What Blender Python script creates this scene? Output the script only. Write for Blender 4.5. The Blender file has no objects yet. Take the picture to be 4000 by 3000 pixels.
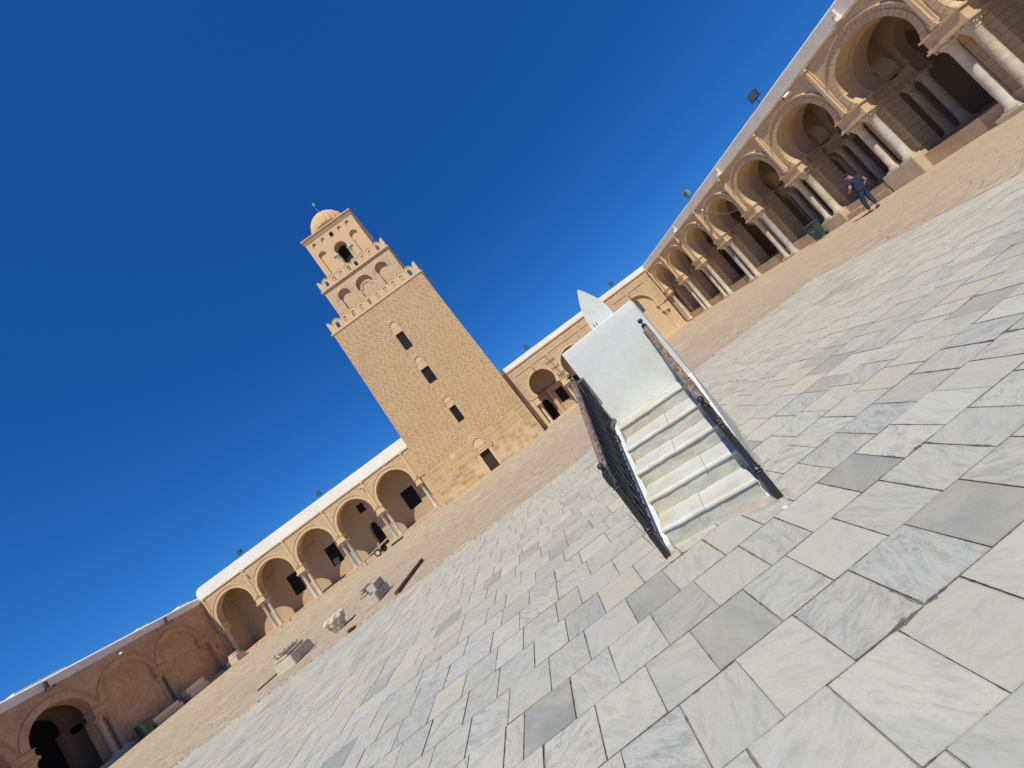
import bpy, bmesh, math, random
from mathutils import Vector, Matrix, noise
R_ = math.radians
PI = math.pi
sc = bpy.context.scene
COL = sc.collection

# ------------------------------------------------------------------ camera
yaw, pitch, roll = 0.02860265, 0.1082908, -0.6437609
cam_d = bpy.data.cameras.new("camera")
cam = bpy.data.objects.new("camera", cam_d)
COL.objects.link(cam)
fw = Vector((math.sin(yaw)*math.cos(pitch), math.cos(yaw)*math.cos(pitch), math.sin(pitch)))
rt = Vector((math.cos(yaw), -math.sin(yaw), 0))
up = rt.cross(fw)
rt2 = rt*math.cos(roll) + up*math.sin(roll)
up2 = -rt*math.sin(roll) + up*math.cos(roll)
M = Matrix((rt2, up2, -fw)).transposed().to_4x4()
M.translation = Vector((0, 0, 1.4))
cam.matrix_world = M
cam_d.sensor_width = 36.0
cam_d.lens = 1.4830497*1000/4000*36
cam_d.clip_start = 0.05
cam_d.clip_end = 3000
sc.camera = cam

# ------------------------------------------------------------------ world, sun, exposure
SUN_EL, SUN_W = 55.0, 13.5          # elevation; degrees west of south
W = bpy.data.worlds.new("World"); sc.world = W; W.use_nodes = True
nt = W.node_tree; nt.nodes.clear()
sky = nt.nodes.new("ShaderNodeTexSky"); sky.sky_type = 'NISHITA'; sky.sun_disc = False
sky.sun_elevation = R_(SUN_EL); sky.sun_rotation = R_(180+SUN_W)
sky.altitude = 1500; sky.air_density = 0.75; sky.dust_density = 0.0; sky.ozone_density = 7.0
bg = nt.nodes.new("ShaderNodeBackground"); bg.inputs[1].default_value = 0.10
wo = nt.nodes.new("ShaderNodeOutputWorld")
# clear deep-blue air: each channel of the sky keeps its own contrast towards the horizon
sp = nt.nodes.new("ShaderNodeSeparateColor"); cb = nt.nodes.new("ShaderNodeCombineColor"); nt.links.new(sky.outputs[0], sp.inputs[0])
for i, (k_, p_) in enumerate(((0.27, 1.07), (0.475, 0.72), (0.84, 0.58))):
    a_ = nt.nodes.new("ShaderNodeMath"); a_.operation = 'POWER'; a_.inputs[1].default_value = p_; nt.links.new(sp.outputs[i], a_.inputs[0])
    b_ = nt.nodes.new("ShaderNodeMath"); b_.operation = 'MULTIPLY'; b_.inputs[1].default_value = k_*10*0.1**p_; nt.links.new(a_.outputs[0], b_.inputs[0])
    nt.links.new(b_.outputs[0], cb.inputs[i])
nt.links.new(cb.outputs[0], bg.inputs[0]); nt.links.new(bg.outputs[0], wo.inputs[0])
sl = bpy.data.lights.new("sun", 'SUN'); sl.energy = 4.2; sl.angle = R_(0.53); sl.color = (1.0, 0.94, 0.82)
sun = bpy.data.objects.new("sun", sl); COL.objects.link(sun)
sdir = Vector((-math.sin(R_(SUN_W))*math.cos(R_(SUN_EL)), -math.cos(R_(SUN_W))*math.cos(R_(SUN_EL)), math.sin(R_(SUN_EL))))
sun.rotation_euler = sdir.to_track_quat('Z', 'Y').to_euler()
sun.location = (0, -30, 40)
vs = sc.view_settings
vs.view_transform = 'Standard'; vs.look = 'None'; vs.gamma = 1.0; vs.use_curve_mapping = False; vs.exposure = 0.05
sc.cycles.max_bounces = 8; sc.cycles.diffuse_bounces = 8

# ------------------------------------------------------------------ node helpers
class NT:
    def __init__(s, name):
        s.m = bpy.data.materials.new(name); s.m.use_nodes = True
        s.t = s.m.node_tree; s.t.nodes.clear()
        s.out = s.t.nodes.new("ShaderNodeOutputMaterial")
        s.b = s.t.nodes.new("ShaderNodeBsdfPrincipled")
        s.t.links.new(s.b.outputs[0], s.out.inputs[0])
    def n(s, typ, **kw):
        nd = s.t.nodes.new("ShaderNode"+typ)
        for k, v in kw.items(): setattr(nd, k, v)
        return nd
    def set(s, sock, v):
        if hasattr(v, 'is_output') or isinstance(v, bpy.types.NodeSocket): s.t.links.new(v, sock)
        else:
            try: sock.default_value = v
            except Exception: sock.default_value = tuple(v)+(1,) if len(v) == 3 else v
    def math(s, op, a, b=None, c=None, clamp=False):
        nd = s.n("Math", operation=op, use_clamp=clamp)
        s.set(nd.inputs[0], a)
        if b is not None: s.set(nd.inputs[1], b)
        if c is not None: s.set(nd.inputs[2], c)
        return nd.outputs[0]
    def vmath(s, op, a, b=None, sc_=None):
        nd = s.n("VectorMath", operation=op)
        s.set(nd.inputs[0], a)
        if b is not None: s.set(nd.inputs[1], b)
        if sc_ is not None: s.set(nd.inputs['Scale'], sc_)
        return nd.outputs[0]
    def mix(s, f, a, b, blend='MIX'):
        nd = s.n("Mix", data_type='RGBA', blend_type=blend)
        s.set(nd.inputs[0], f)
        for i, v in ((6, a), (7, b)):
            if isinstance(v, (tuple, list)) and len(v) == 3: v = tuple(v)+(1,)
            s.set(nd.inputs[i], v)
        return nd.outputs[2]
    def ramp(s, f, lo, hi, a=0.0, b=1.0):
        nd = s.n("MapRange", clamp=True)
        s.set(nd.inputs[0], f)
        for i, v in ((1, lo), (2, hi), (3, a), (4, b)): nd.inputs[i].default_value = v
        return nd.outputs[0]
    def noise(s, vec, scale, det=4, rough=0.55, dist=0.0):
        nd = s.n("TexNoise"); s.set(nd.inputs['Vector'], vec)
        nd.inputs['Scale'].default_value = scale; nd.inputs['Detail'].default_value = det
        nd.inputs['Roughness'].default_value = rough; nd.inputs['Distortion'].default_value = dist
        return nd.outputs[0]
    def coord(s): return s.n("TexCoord").outputs['Object']
    def sep(s, v):
        nd = s.n("SeparateXYZ"); s.set(nd.inputs[0], v); return nd.outputs
    def comb(s, x, y, z):
        nd = s.n("CombineXYZ")
        for i, v in enumerate((x, y, z)): s.set(nd.inputs[i], v)
        return nd.outputs[0]
    def bump(s, h, strength=0.3, dist=0.02, normal=None):
        nd = s.n("Bump"); nd.inputs['Strength'].default_value = strength; nd.inputs['Distance'].default_value = dist
        s.set(nd.inputs['Height'], h)
        if normal is not None: s.set(nd.inputs['Normal'], normal)
        return nd.outputs[0]
    def fin(s, col, rough=0.9, normal=None, spec=0.3, metal=0.0):
        if isinstance(col, (tuple, list)) and len(col) == 3: col = tuple(col)+(1,)
        s.set(s.b.inputs['Base Color'], col); s.set(s.b.inputs['Roughness'], rough)
        s.b.inputs['Specular IOR Level'].default_value = spec; s.b.inputs['Metallic'].default_value = metal
        if normal is not None: s.set(s.b.inputs['Normal'], normal)
        return s.m
    def wallvec(s):
        c = s.coord(); x, y, z = s.sep(c)
        return c, s.comb(s.math('ADD', x, y), z, 0.0)

def brick_mat(name, c1, c2, mort, bw, rh, ms, bump=0.6, stain=(0.30, 0.19, 0.10), stain_amt=0.35, rowrand=0.6, smooth=0.15, wob_=0.12):
    t = NT(name); c, v = t.wallvec()
    u, z, _ = t.sep(v)
    n0 = t.noise(c, 1.3, 3)
    zz = t.math('ADD', z, t.math('MULTIPLY', t.math('SUBTRACT', n0, 0.5), rh*wob_))
    row = t.math('FLOOR', t.math('DIVIDE', zz, rh))
    wn = t.n("TexWhiteNoise", noise_dimensions='1D'); t.set(wn.inputs['W'], row)
    n1 = t.noise(t.comb(t.math('MULTIPLY', u, 1.0), row, 0.0), 0.9/bw*0.42, 2)
    uu = t.math('ADD', u, t.math('ADD', t.math('MULTIPLY', wn.outputs[0], rowrand*bw*3), t.math('MULTIPLY', n1, bw*0.9)))
    vv = t.comb(uu, zz, 0.0)
    wob = t.noise(c, 9, 2)
    vv = t.vmath('ADD', vv, t.comb(0.0, t.math('MULTIPLY', t.math('SUBTRACT', wob, 0.5), rh*wob_), 0.0))
    br = t.n("TexBrick"); br.offset = 0.5; br.offset_frequency = 2
    t.set(br.inputs['Vector'], vv)
    br.inputs['Color1'].default_value = tuple(c1)+(1,); br.inputs['Color2'].default_value = tuple(c2)+(1,)
    br.inputs['Mortar'].default_value = tuple(mort)+(1,)
    br.inputs['Scale'].default_value = 1.0; br.inputs['Mortar Size'].default_value = ms
    br.inputs['Mortar Smooth'].default_value = smooth; br.inputs['Bias'].default_value = 0
    br.inputs['Brick Width'].default_value = bw; br.inputs['Row Height'].default_value = rh
    big = t.noise(c, 0.35, 5, 0.6); fine = t.noise(c, 14, 5, 0.7)
    col = t.mix(t.ramp(fine, 0.3, 0.75, 0.0, 0.35), br.outputs[0], tuple(0.72*k for k in c1))
    col = t.mix(t.ramp(big, 0.52, 0.8, 0.0, stain_amt), col, stain)
    h = t.math('SUBTRACT', t.math('MULTIPLY', fine, 0.4), t.math('MULTIPLY', br.outputs[1], -1.0 if False else 1.0))
    return t.fin(col, 0.92, t.bump(h, bump, 0.02), 0.15)

def plaster_mat(name, base, dark, scale=1.0, amt=0.4, bump=0.25, rough=0.93, stripes=0.0):
    t = NT(name); c = t.coord()
    a = t.noise(c, 0.7*scale, 6, 0.62, 0.3); b = t.noise(c, 6*scale, 6, 0.65); f = t.noise(c, 40*scale, 3, 0.6)
    col = t.mix(t.ramp(a, 0.4, 0.72, 0, amt), tuple(base), tuple(dark))
    col = t.mix(t.ramp(b, 0.45, 0.8, 0, amt*0.7), col, tuple(0.75*k for k in dark))
    col = t.mix(t.ramp(f, 0.3, 0.7, 0, 0.16), col, tuple(min(1, 1.15*k) for k in base))
    h = t.math('ADD', t.math('MULTIPLY', b, 0.6), t.math('MULTIPLY', f, 0.25))
    return t.fin(col, rough, t.bump(h, bump, 0.02), 0.2)

MAT = {}
def ashlar_mat(name, c1, c2, mort, bw, rh, ms, bump, stain_amt=0.25, rowrand=0.5):
    m = brick_mat(name, c1, c2, mort, bw, rh, ms, bump, stain_amt=stain_amt, rowrand=rowrand, smooth=0.5)
    t = m.node_tree; b = [n for n in t.nodes if n.type == 'BSDF_PRINCIPLED'][0]
    old = b.inputs['Base Color'].links[0].from_socket
    co = t.nodes.new("ShaderNodeTexCoord"); n1 = t.nodes.new("ShaderNodeTexNoise"); n1.inputs['Scale'].default_value = 1.15; n1.inputs['Detail'].default_value = 6
    t.links.new(co.outputs['Object'], n1.inputs['Vector'])
    r = t.nodes.new("ShaderNodeMapRange"); r.inputs[1].default_value = 0.44; r.inputs[2].default_value = 0.60; r.inputs[4].default_value = 0.85; t.links.new(n1.outputs[0], r.inputs[0])
    z = t.nodes.new("ShaderNodeSeparateXYZ"); t.links.new(co.outputs['Object'], z.inputs[0])
    r2 = t.nodes.new("ShaderNodeMapRange"); r2.inputs[1].default_value = 2.6; r2.inputs[2].default_value = 0.6; r2.inputs[3].default_value = 0.15; t.links.new(z.outputs[2], r2.inputs[0])
    mm = t.nodes.new("ShaderNodeMath"); mm.operation = 'MULTIPLY'; t.links.new(r.outputs[0], mm.inputs[0]); t.links.new(r2.outputs[0], mm.inputs[1])
    mx = t.nodes.new("ShaderNodeMix"); mx.data_type = 'RGBA'; t.links.new(mm.outputs[0], mx.inputs[0]); t.links.new(old, mx.inputs[6]); mx.inputs[7].default_value = (0.69, 0.51, 0.32, 1)
    t.links.new(mx.outputs[2], b.inputs['Base Color'])
    return m
MAT['brick'] = brick_mat("minaret_brick", (0.39, 0.245, 0.12), (0.55, 0.36, 0.185), (0.79, 0.575, 0.345), 0.50, 0.172, 0.034, 0.7, wob_=0.04, stain=(0.40, 0.25, 0.12), stain_amt=0.5, smooth=0.25)
MAT['brick_fine'] = brick_mat("upper_storey_brick", (0.53, 0.375, 0.21), (0.65, 0.47, 0.275), (0.74, 0.55, 0.34), 0.40, 0.16, 0.02, 0.35, stain_amt=0.2)
MAT['ashlar'] = ashlar_mat("minaret_base_ashlar", (0.46, 0.295, 0.14), (0.62, 0.43, 0.225), (0.76, 0.57, 0.34), 0.82, 0.40, 0.028, 0.6, stain_amt=0.25, rowrand=0.5)
MAT['arcwall'] = brick_mat("arcade_stone", (0.53, 0.37, 0.215), (0.69, 0.495, 0.30), (0.74, 0.55, 0.345), 0.42, 0.19, 0.024, 0.9, stain=(0.50, 0.33, 0.20), stain_amt=0.4)
MAT['arcwall_e'] = brick_mat("sandstone_courses", (0.66, 0.49, 0.285), (0.73, 0.545, 0.325), (0.55, 0.40, 0.23), 0.46, 0.25, 0.010, 0.45, stain=(0.50, 0.31, 0.17), stain_amt=0.3)
MAT['westwall0'] = plaster_mat("rendered_red_stone", (0.55, 0.325, 0.185), (0.30, 0.175, 0.105), 1.1, 0.8, 0.7)
t = NT("rendered_red_stone_stained"); c = t.coord(); x_, y_, z_ = t.sep(c)
a = t.noise(c, 0.8, 7, 0.66, 0.4); b = t.noise(c, 5, 7, 0.7); st = t.noise(t.vmath('MULTIPLY', c, (1.0, 1.6, 0.5)), 1.6, 8, 0.72, 0.8)
col = t.mix(t.ramp(a, 0.40, 0.62, 0, 0.8), (0.60, 0.375, 0.215), (0.47, 0.275, 0.155))
col = t.mix(t.ramp(st, 0.55, 0.72, 0, 0.55), col, (0.24, 0.145, 0.09))
col = t.mix(t.ramp(b, 0.48, 0.7, 0, 0.5), col, (0.28, 0.17, 0.11))
MAT['westwall'] = t.fin(col, 0.95, t.bump(t.math('ADD', b, t.math('MULTIPLY', a, 2.0)), 0.7, 0.05), 0.1)
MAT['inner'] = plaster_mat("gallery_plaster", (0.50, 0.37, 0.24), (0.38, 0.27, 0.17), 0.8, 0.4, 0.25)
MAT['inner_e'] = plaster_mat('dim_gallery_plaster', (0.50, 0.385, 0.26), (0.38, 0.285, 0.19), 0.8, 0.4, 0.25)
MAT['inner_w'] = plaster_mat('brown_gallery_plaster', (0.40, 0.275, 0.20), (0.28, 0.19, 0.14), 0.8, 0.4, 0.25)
MAT['trim'] = plaster_mat("dressed_sandstone", (0.70, 0.51, 0.30), (0.56, 0.39, 0.22), 2.0, 0.4, 0.3)
MAT['ringstone'] = plaster_mat('pale_voussoir_stone', (0.73, 0.545, 0.34), (0.58, 0.41, 0.24), 2.0, 0.4, 0.3)
MAT['tower_pl'] = plaster_mat("top_storey_render", (0.70, 0.485, 0.28), (0.58, 0.38, 0.21), 1.0, 0.3, 0.2)
MAT['white'] = plaster_mat("white_limewash", (0.90, 0.87, 0.79), (0.68, 0.61, 0.49), 1.0, 0.45, 0.15)
MAT['capital'] = plaster_mat("carved_marble", (0.66, 0.58, 0.44), (0.42, 0.33, 0.21), 3.0, 0.6, 0.7)
MAT['ledge'] = plaster_mat('rough_ledge_stone', (0.56, 0.41, 0.255), (0.34, 0.24, 0.145), 2.2, 0.7, 0.8)
MAT['ledge2'] = plaster_mat('crumbling_ledge_stone', (0.58, 0.45, 0.31), (0.36, 0.26, 0.17), 2.2, 0.7, 0.8)
MAT['plinth'] = plaster_mat('tan_plinth_stone', (0.60, 0.48, 0.33), (0.42, 0.31, 0.20), 2.5, 0.6, 0.6)
MAT['oldstone'] = plaster_mat("weathered_limestone", (0.64, 0.56, 0.43), (0.42, 0.35, 0.25), 3.0, 0.5, 0.6)
MAT['greystone'] = plaster_mat("grey_limestone", (0.53, 0.46, 0.355), (0.34, 0.28, 0.20), 3.0, 0.5, 0.6)

def column_mat(name, base, vein, amt):
    t = NT(name); oi = t.n("ObjectInfo"); c = t.vmath('ADD', t.coord(), t.vmath('SCALE', t.comb(oi.outputs['Random'], oi.outputs['Random'], 0.0), None, 40.0))
    a = t.noise(c, 2.2, 6, 0.6, 1.5); f = t.noise(c, 25, 4, 0.6)
    col = t.mix(t.ramp(a, 0.42, 0.68, 0, amt), tuple(base), tuple(vein))
    col = t.mix(t.ramp(oi.outputs['Random'], 0.35, 1.0, 0, 0.45), col, (0.60, 0.47, 0.30))
    col = t.mix(t.ramp(f, 0.4, 0.8, 0, 0.25), col, tuple(0.7*k for k in vein))
    return t.fin(col, 0.6, t.bump(f, 0.08, 0.005), 0.35)
MAT['column'] = column_mat("column_marble", (0.70, 0.63, 0.50), (0.46, 0.41, 0.33), 0.7)
MAT['column_cream'] = column_mat('column_warm_marble', (0.70, 0.60, 0.44), (0.42, 0.33, 0.22), 0.8)
MAT['column_old'] = column_mat('column_brownstone', (0.33, 0.25, 0.18), (0.20, 0.14, 0.10), 0.6)
MAT['column_grey'] = column_mat("column_granite", (0.50, 0.49, 0.42), (0.25, 0.26, 0.24), 0.8)

# marble paving: each slab carries its size, tone and a random number
t = NT("courtyard_marble")
uv = t.n("UVMap", uv_map="local").outputs[0]
sz = t.n("Attribute", attribute_name="slab_size").outputs['Vector']
tn = t.n("Attribute", attribute_name="slab_tone").outputs['Vector']
u, v, _ = t.sep(uv); w, h, rnd = t.sep(sz); tone, warm, rnd2 = t.sep(tn)
ed = t.math('MINIMUM', t.math('MINIMUM', u, t.math('SUBTRACT', w, u)), t.math('MINIMUM', v, t.math('SUBTRACT', h, v)))
oc = t.coord()
vr = t.n("VectorRotate", rotation_type='Z_AXIS'); t.set(vr.inputs['Vector'], oc); t.set(vr.inputs['Angle'], t.math('MULTIPLY', t.math('SUBTRACT', rnd, 0.5), 2.6))
pc = t.vmath('ADD', vr.outputs[0], t.comb(t.math('MULTIPLY', rnd, 71.0), t.math('MULTIPLY', rnd2, 53.0), 0.0))
pst = t.vmath('MULTIPLY', pc, (1.0, 3.2, 1.0))
cloud = t.noise(pc, 4.2, 10, 0.72, 0.5); streak = t.noise(pst, 6.5, 10, 0.74, 0.7); fine = t.noise(pc, 60, 4, 0.65)
vn = t.noise(pst, 3.0, 9, 0.66, 0.9); vein = t.ramp(t.math('ABSOLUTE', t.math('SUBTRACT', vn, 0.5)), 0.0, 0.016, 1.0, 0.0)
spk = t.ramp(t.noise(pst, 24, 6, 0.75, 0.4), 0.575, 0.67, 0.0, 1.0)
white_c = t.mix(warm, (0.53, 0.54, 0.485), (0.64, 0.575, 0.42)); grey_c = t.mix(warm, (0.225, 0.25, 0.245), (0.38, 0.33, 0.235))
col = t.mix(t.math('MULTIPLY', tone, 1.0), white_c, grey_c)
col = t.mix(t.math("MULTIPLY", t.ramp(cloud, 0.42, 0.66, 0.0, 1.0), t.ramp(rnd, 0.0, 1.0, 0.15, 0.7)), col, t.mix(0.55, (0.33, 0.335, 0.315), white_c))
col = t.mix(t.math("MULTIPLY", t.ramp(streak, 0.48, 0.64, 0.0, 0.8), t.ramp(rnd2, 0.0, 0.8, 0.3, 1.0)), col, t.mix(0.2, grey_c, (0.37, 0.375, 0.35)))
col = t.mix(t.math('MULTIPLY', vein, t.ramp(rnd2, 0.25, 1.0, 0.12, 0.75)), col, (0.25, 0.26, 0.27))
col = t.mix(t.math('MULTIPLY', spk, t.math('MULTIPLY', t.ramp(rnd2, 0.2, 0.9, 0.25, 1.0), t.ramp(cloud, 0.42, 0.58, 0.0, 1.0))), col, (0.24, 0.25, 0.26))
col = t.mix(t.ramp(fine, 0.45, 0.72, 0.0, 0.30), col, (0.40, 0.38, 0.35))
far = t.ramp(t.sep(oc)[1], 3.0, 8.0, 0.35, 1.0)
st1 = t.noise(t.vmath('MULTIPLY', pc, (0.8, 2.0, 1.0)), 1.9, 5, 0.62, 0.8)
col = t.mix(t.math('MULTIPLY', t.ramp(st1, 0.46, 0.66, 0.0, 0.6), far), col, (0.62, 0.535, 0.385))
col = t.mix(t.math('MULTIPLY', t.ramp(t.noise(pst, 5.5, 6, 0.7, 2.0), 0.55, 0.72, 0.0, 0.5), t.ramp(rnd, 0.2, 1.0, 0.1, 1.0)), col, (0.27, 0.265, 0.24))
vo = t.n("TexVoronoi", feature='DISTANCE_TO_EDGE'); t.set(vo.inputs['Vector'], t.vmath('ADD', pc, t.vmath('SCALE', t.n("TexNoise").outputs[1], None, 0.0))); vo.inputs['Scale'].default_value = 2.3
wn_ = t.n("TexNoise"); t.set(wn_.inputs['Vector'], oc); wn_.inputs['Scale'].default_value = 9
t.set(vo.inputs['Vector'], t.vmath('ADD', pc, t.vmath('SCALE', wn_.outputs[1], None, 0.16)))
crk = t.math('MULTIPLY', t.ramp(vo.outputs[0], 0.0, 0.006, 1.0, 0.0), t.math('MULTIPLY', t.ramp(t.noise(oc, 1.7, 3), 0.50, 0.60), t.math('GREATER_THAN', rnd2, 0.45)))
col = t.mix(t.math('MULTIPLY', crk, 0.65), col, (0.22, 0.20, 0.17))
pit = t.ramp(t.noise(oc, 130, 3, 0.6), 0.66, 0.72, 0.0, 0.5)
col = t.mix(pit, col, (0.30, 0.28, 0.25))
stain = t.ramp(t.noise(oc, 0.5, 5, 0.6), 0.48, 0.72, 0.0, 0.34)
col = t.mix(stain, col, (0.53, 0.46, 0.35))
jn = t.noise(oc, 11, 4, 0.7); jn2 = t.noise(oc, 2.0, 2, 0.5)
chip = t.math('ADD', 0.0004, t.math('ADD', t.ramp(jn, 0.52, 0.80, 0.0, 0.007), t.math('MULTIPLY', t.ramp(jn2, 0.60, 0.72, 0.0, 0.016), t.ramp(jn, 0.40, 0.6, 0.0, 1.0))))
cm = t.math('LESS_THAN', ed, chip)
mcol = t.mix(t.ramp(t.noise(oc, 30, 4), 0.35, 0.7), t.mix(t.ramp(t.sep(oc)[1], 2.5, 6.0), (0.10, 0.08, 0.06), (0.26, 0.22, 0.17)), t.mix(t.ramp(t.sep(oc)[1], 2.5, 6.0), (0.30, 0.25, 0.19), (0.48, 0.42, 0.33)))
edge_dirt = t.ramp(ed, 0.0, 0.009, 0.28, 0.0)
col = t.mix(edge_dirt, col, (0.30, 0.27, 0.22))
col = t.mix(cm, col, mcol)
hh = t.math('ADD', t.math('MULTIPLY', t.math('SUBTRACT', 1.0, cm), 0.25), t.math('MULTIPLY', t.ramp(t.noise(oc, 7, 4), 0.2, 0.8), 0.25))
MAT['marble'] = t.fin(col, t.ramp(fine, 0.2, 0.8, 0.5, 0.7), t.bump(hh, 0.4, 0.01), 0.2)
t = NT("mortar"); c = t.coord()
MAT['mortar'] = t.fin(t.mix(t.ramp(t.noise(c, 25, 4), 0.3, 0.7), t.mix(t.ramp(t.noise(c, 0.9, 3), 0.42, 0.58), t.mix(t.ramp(t.sep(c)[1], 2.5, 6.0), (0.07, 0.055, 0.04), (0.20, 0.165, 0.125)), t.mix(t.ramp(t.sep(c)[1], 2.5, 6.0), (0.20, 0.165, 0.125), (0.44, 0.39, 0.31))), (0.40, 0.35, 0.28)), 0.95, t.bump(t.noise(c, 60, 3), 0.4, 0.01), 0.1)

# beige flagged ground
t = NT("worn_flagstones"); c = t.coord()
wv = t.vmath('ADD', c, t.vmath('SCALE', t.n("TexNoise").outputs[1], None, 0.0))
nz = t.n("TexNoise"); t.set(nz.inputs['Vector'], c); nz.inputs['Scale'].default_value = 1.1
wv = t.vmath('ADD', c, t.vmath('SCALE', t.vmath('SUBTRACT', nz.outputs[1], (0.5, 0.5, 0.5)), None, 0.25))
vo = t.n("TexVoronoi", feature='DISTANCE_TO_EDGE'); vc = t.n("TexVoronoi", feature='F1')
wv2 = t.vmath('MULTIPLY', wv, (1.7, 2.6, 1.0))
for q_ in (vo, vc): t.set(q_.inputs['Vector'], wv2); q_.inputs['Scale'].default_value = 1.0
jt = t.ramp(vo.outputs[0], 0.0, 0.07, 1.0, 0.0)
cr_ = t.sep(vc.outputs['Color'])[0]
stone = t.mix(cr_, (0.58, 0.475, 0.31), (0.72, 0.60, 0.41))
basec = t.mix(t.math('MULTIPLY', jt, t.ramp(t.noise(c, 0.8, 4), 0.32, 0.55, 0.25, 1.0)), stone, (0.31, 0.23, 0.145))
a = t.noise(c, 0.22, 6, 0.6, 0.4); b2 = t.noise(t.vmath('MULTIPLY', c, (1.0, 1.6, 1.0)), 1.7, 8, 0.72, 0.6); f = t.noise(c, 16, 5, 0.7)
col = t.mix(t.ramp(a, 0.42, 0.62, 0.0, 0.5), basec, (0.51, 0.395, 0.27))
col = t.mix(t.ramp(b2, 0.46, 0.62, 0.0, 0.8), col, (0.36, 0.27, 0.175))
col = t.mix(t.ramp(b2, 0.25, 0.42, 0.45, 0.0), col, (0.66, 0.55, 0.41))
col = t.mix(t.ramp(f, 0.46, 0.64, 0.0, 0.6), col, (0.33, 0.25, 0.17))
ex = t.math('MULTIPLY', t.ramp(t.sep(c)[0], 8.0, 10.5, 0.0, 1.0), 0.35)
band = t.math('MULTIPLY', t.ramp(t.sep(c)[1], 19.0, 14.5, 0.0, 1.0), t.ramp(t.noise(c, 0.5, 4), 0.3, 0.55, 0.15, 0.55))
col = t.mix(band, col, (0.44, 0.34, 0.25))
col = t.mix(ex, col, (0.52, 0.385, 0.24))
MAT['flags'] = t.fin(col, 0.95, t.bump(t.math('SUBTRACT', t.math('ADD', t.math('MULTIPLY', b2, 1.2), t.math('MULTIPLY', f, 0.5)), t.math('MULTIPLY', jt, 0.5)), 0.8, 0.035), 0.15)

def simple(name, col, rough=0.6, metal=0.0, var=0.25, scale=12, bump=0.15, spec=0.4, dark=None):
    t = NT(name); c = t.coord(); n = t.noise(c, scale, 4, 0.6)
    d = dark or tuple(0.55*k for k in col)
    return t.fin(t.mix(t.ramp(n, 0.4, 0.75, 0, var), tuple(col), d), rough, t.bump(n, bump, 0.01), spec, metal)
# black paint worn back to wood
t = NT("worn_black_paint"); c = t.coord()
n = t.noise(t.vmath('MULTIPLY', c, (30, 30, 5)), 1.0, 5, 0.7); n2 = t.noise(c, 6, 3)
wear = t.ramp(t.math('ADD', n, t.math('MULTIPLY', t.math('SUBTRACT', n2, 0.5), 0.5)), 0.62, 0.70)
MAT['blackpaint'] = t.fin(t.mix(wear, (0.022, 0.022, 0.026), (0.20, 0.16, 0.13)), t.ramp(wear, 0, 1, 0.42, 0.85), t.bump(n, 0.4, 0.004), 0.4)
MAT['black'] = simple("black_painted_wood", (0.02, 0.02, 0.024), 0.4, 0, 0.5, 30, 0.15, 0.5, (0.07, 0.068, 0.07))
MAT['greypaint'] = simple("dull_grey_paint", (0.17, 0.18, 0.185), 0.6, 0, 0.3, 8, 0.1, 0.4)
t = NT("weathered_wood"); c = t.coord()
n = t.noise(t.vmath('MULTIPLY', c, (45, 6, 45)), 1.0, 6, 0.7, 0.4); n2 = t.noise(c, 5, 3)
MAT['wood'] = t.fin(t.mix(t.ramp(n, 0.35, 0.65), t.mix(t.ramp(n2, .4, .6), (0.30, 0.245, 0.21), (0.36, 0.25, 0.17)), (0.07, 0.055, 0.048)), 0.85, t.bump(n, 0.9, 0.006), 0.2)
MAT['darkwood'] = simple("dark_door_wood", (0.05, 0.035, 0.03), 0.75, 0, 0.5, 20, 0.4)
MAT['grille'] = simple("black_iron", (0.022, 0.020, 0.022), 0.6, 0.0, 0.3, 20, 0.1)
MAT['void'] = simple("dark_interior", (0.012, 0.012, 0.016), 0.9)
MAT['paleblind'] = simple("pale_lattice", (0.42, 0.42, 0.40), 0.7)
MAT['green'] = simple("green_plastic", (0.03, 0.075, 0.055), 0.45, 0, 0.4, 5, 0.05, 0.5)
MAT['label'] = simple("pale_sticker", (0.55, 0.58, 0.56), 0.6)
MAT['rubber'] = simple("rubber", (0.018, 0.022, 0.02), 0.8)
MAT['cream'] = simple("cream_paint", (0.62, 0.52, 0.30), 0.55)
MAT['floodbody'] = simple("grey_metal_case", (0.06, 0.07, 0.075), 0.5, 0.3)
MAT['floodold'] = simple("faded_green_case", (0.40, 0.40, 0.24), 0.6)
t = NT("lamp_glass"); MAT['glass'] = t.fin((0.07, 0.10, 0.11), 0.2, None, 0.6)
MAT['camwhite'] = simple("white_plastic", (0.80, 0.80, 0.80), 0.5, 0, 0.1)
MAT['oldwhite'] = plaster_mat('aged_grainy_limewash', (0.84, 0.775, 0.66), (0.62, 0.55, 0.45), 2.5, 0.6, 0.9)
MAT['piercourse'] = brick_mat('pier_stone_courses', (0.62, 0.45, 0.265), (0.70, 0.52, 0.31), (0.42, 0.30, 0.18), 1.3, 0.27, 0.012, 0.7, stain_amt=0.4)
MAT['stairplaster'] = plaster_mat("stair_white_plaster", (0.66, 0.68, 0.635), (0.52, 0.50, 0.42), 2.6, 0.42, 0.35, 0.8)
MAT['cement'] = plaster_mat("cement_patch", (0.52, 0.46, 0.37), (0.40, 0.31, 0.22), 6.0, 0.6, 0.9)
MAT['skin'] = simple("skin", (0.52, 0.27, 0.19), 0.6, 0, 0.2, 10, 0.05)
MAT['navy'] = simple("navy_cotton", (0.030, 0.040, 0.075), 0.9, 0, 0.4, 9, 0.3, 0.2, (0.016, 0.022, 0.045))
MAT['jeans'] = simple("dark_denim", (0.030, 0.055, 0.095), 0.9, 0, 0.4, 9, 0.4, 0.2, (0.015, 0.03, 0.055))
MAT['cap'] = simple("dark_cap", (0.025, 0.02, 0.028), 0.9)
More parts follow.
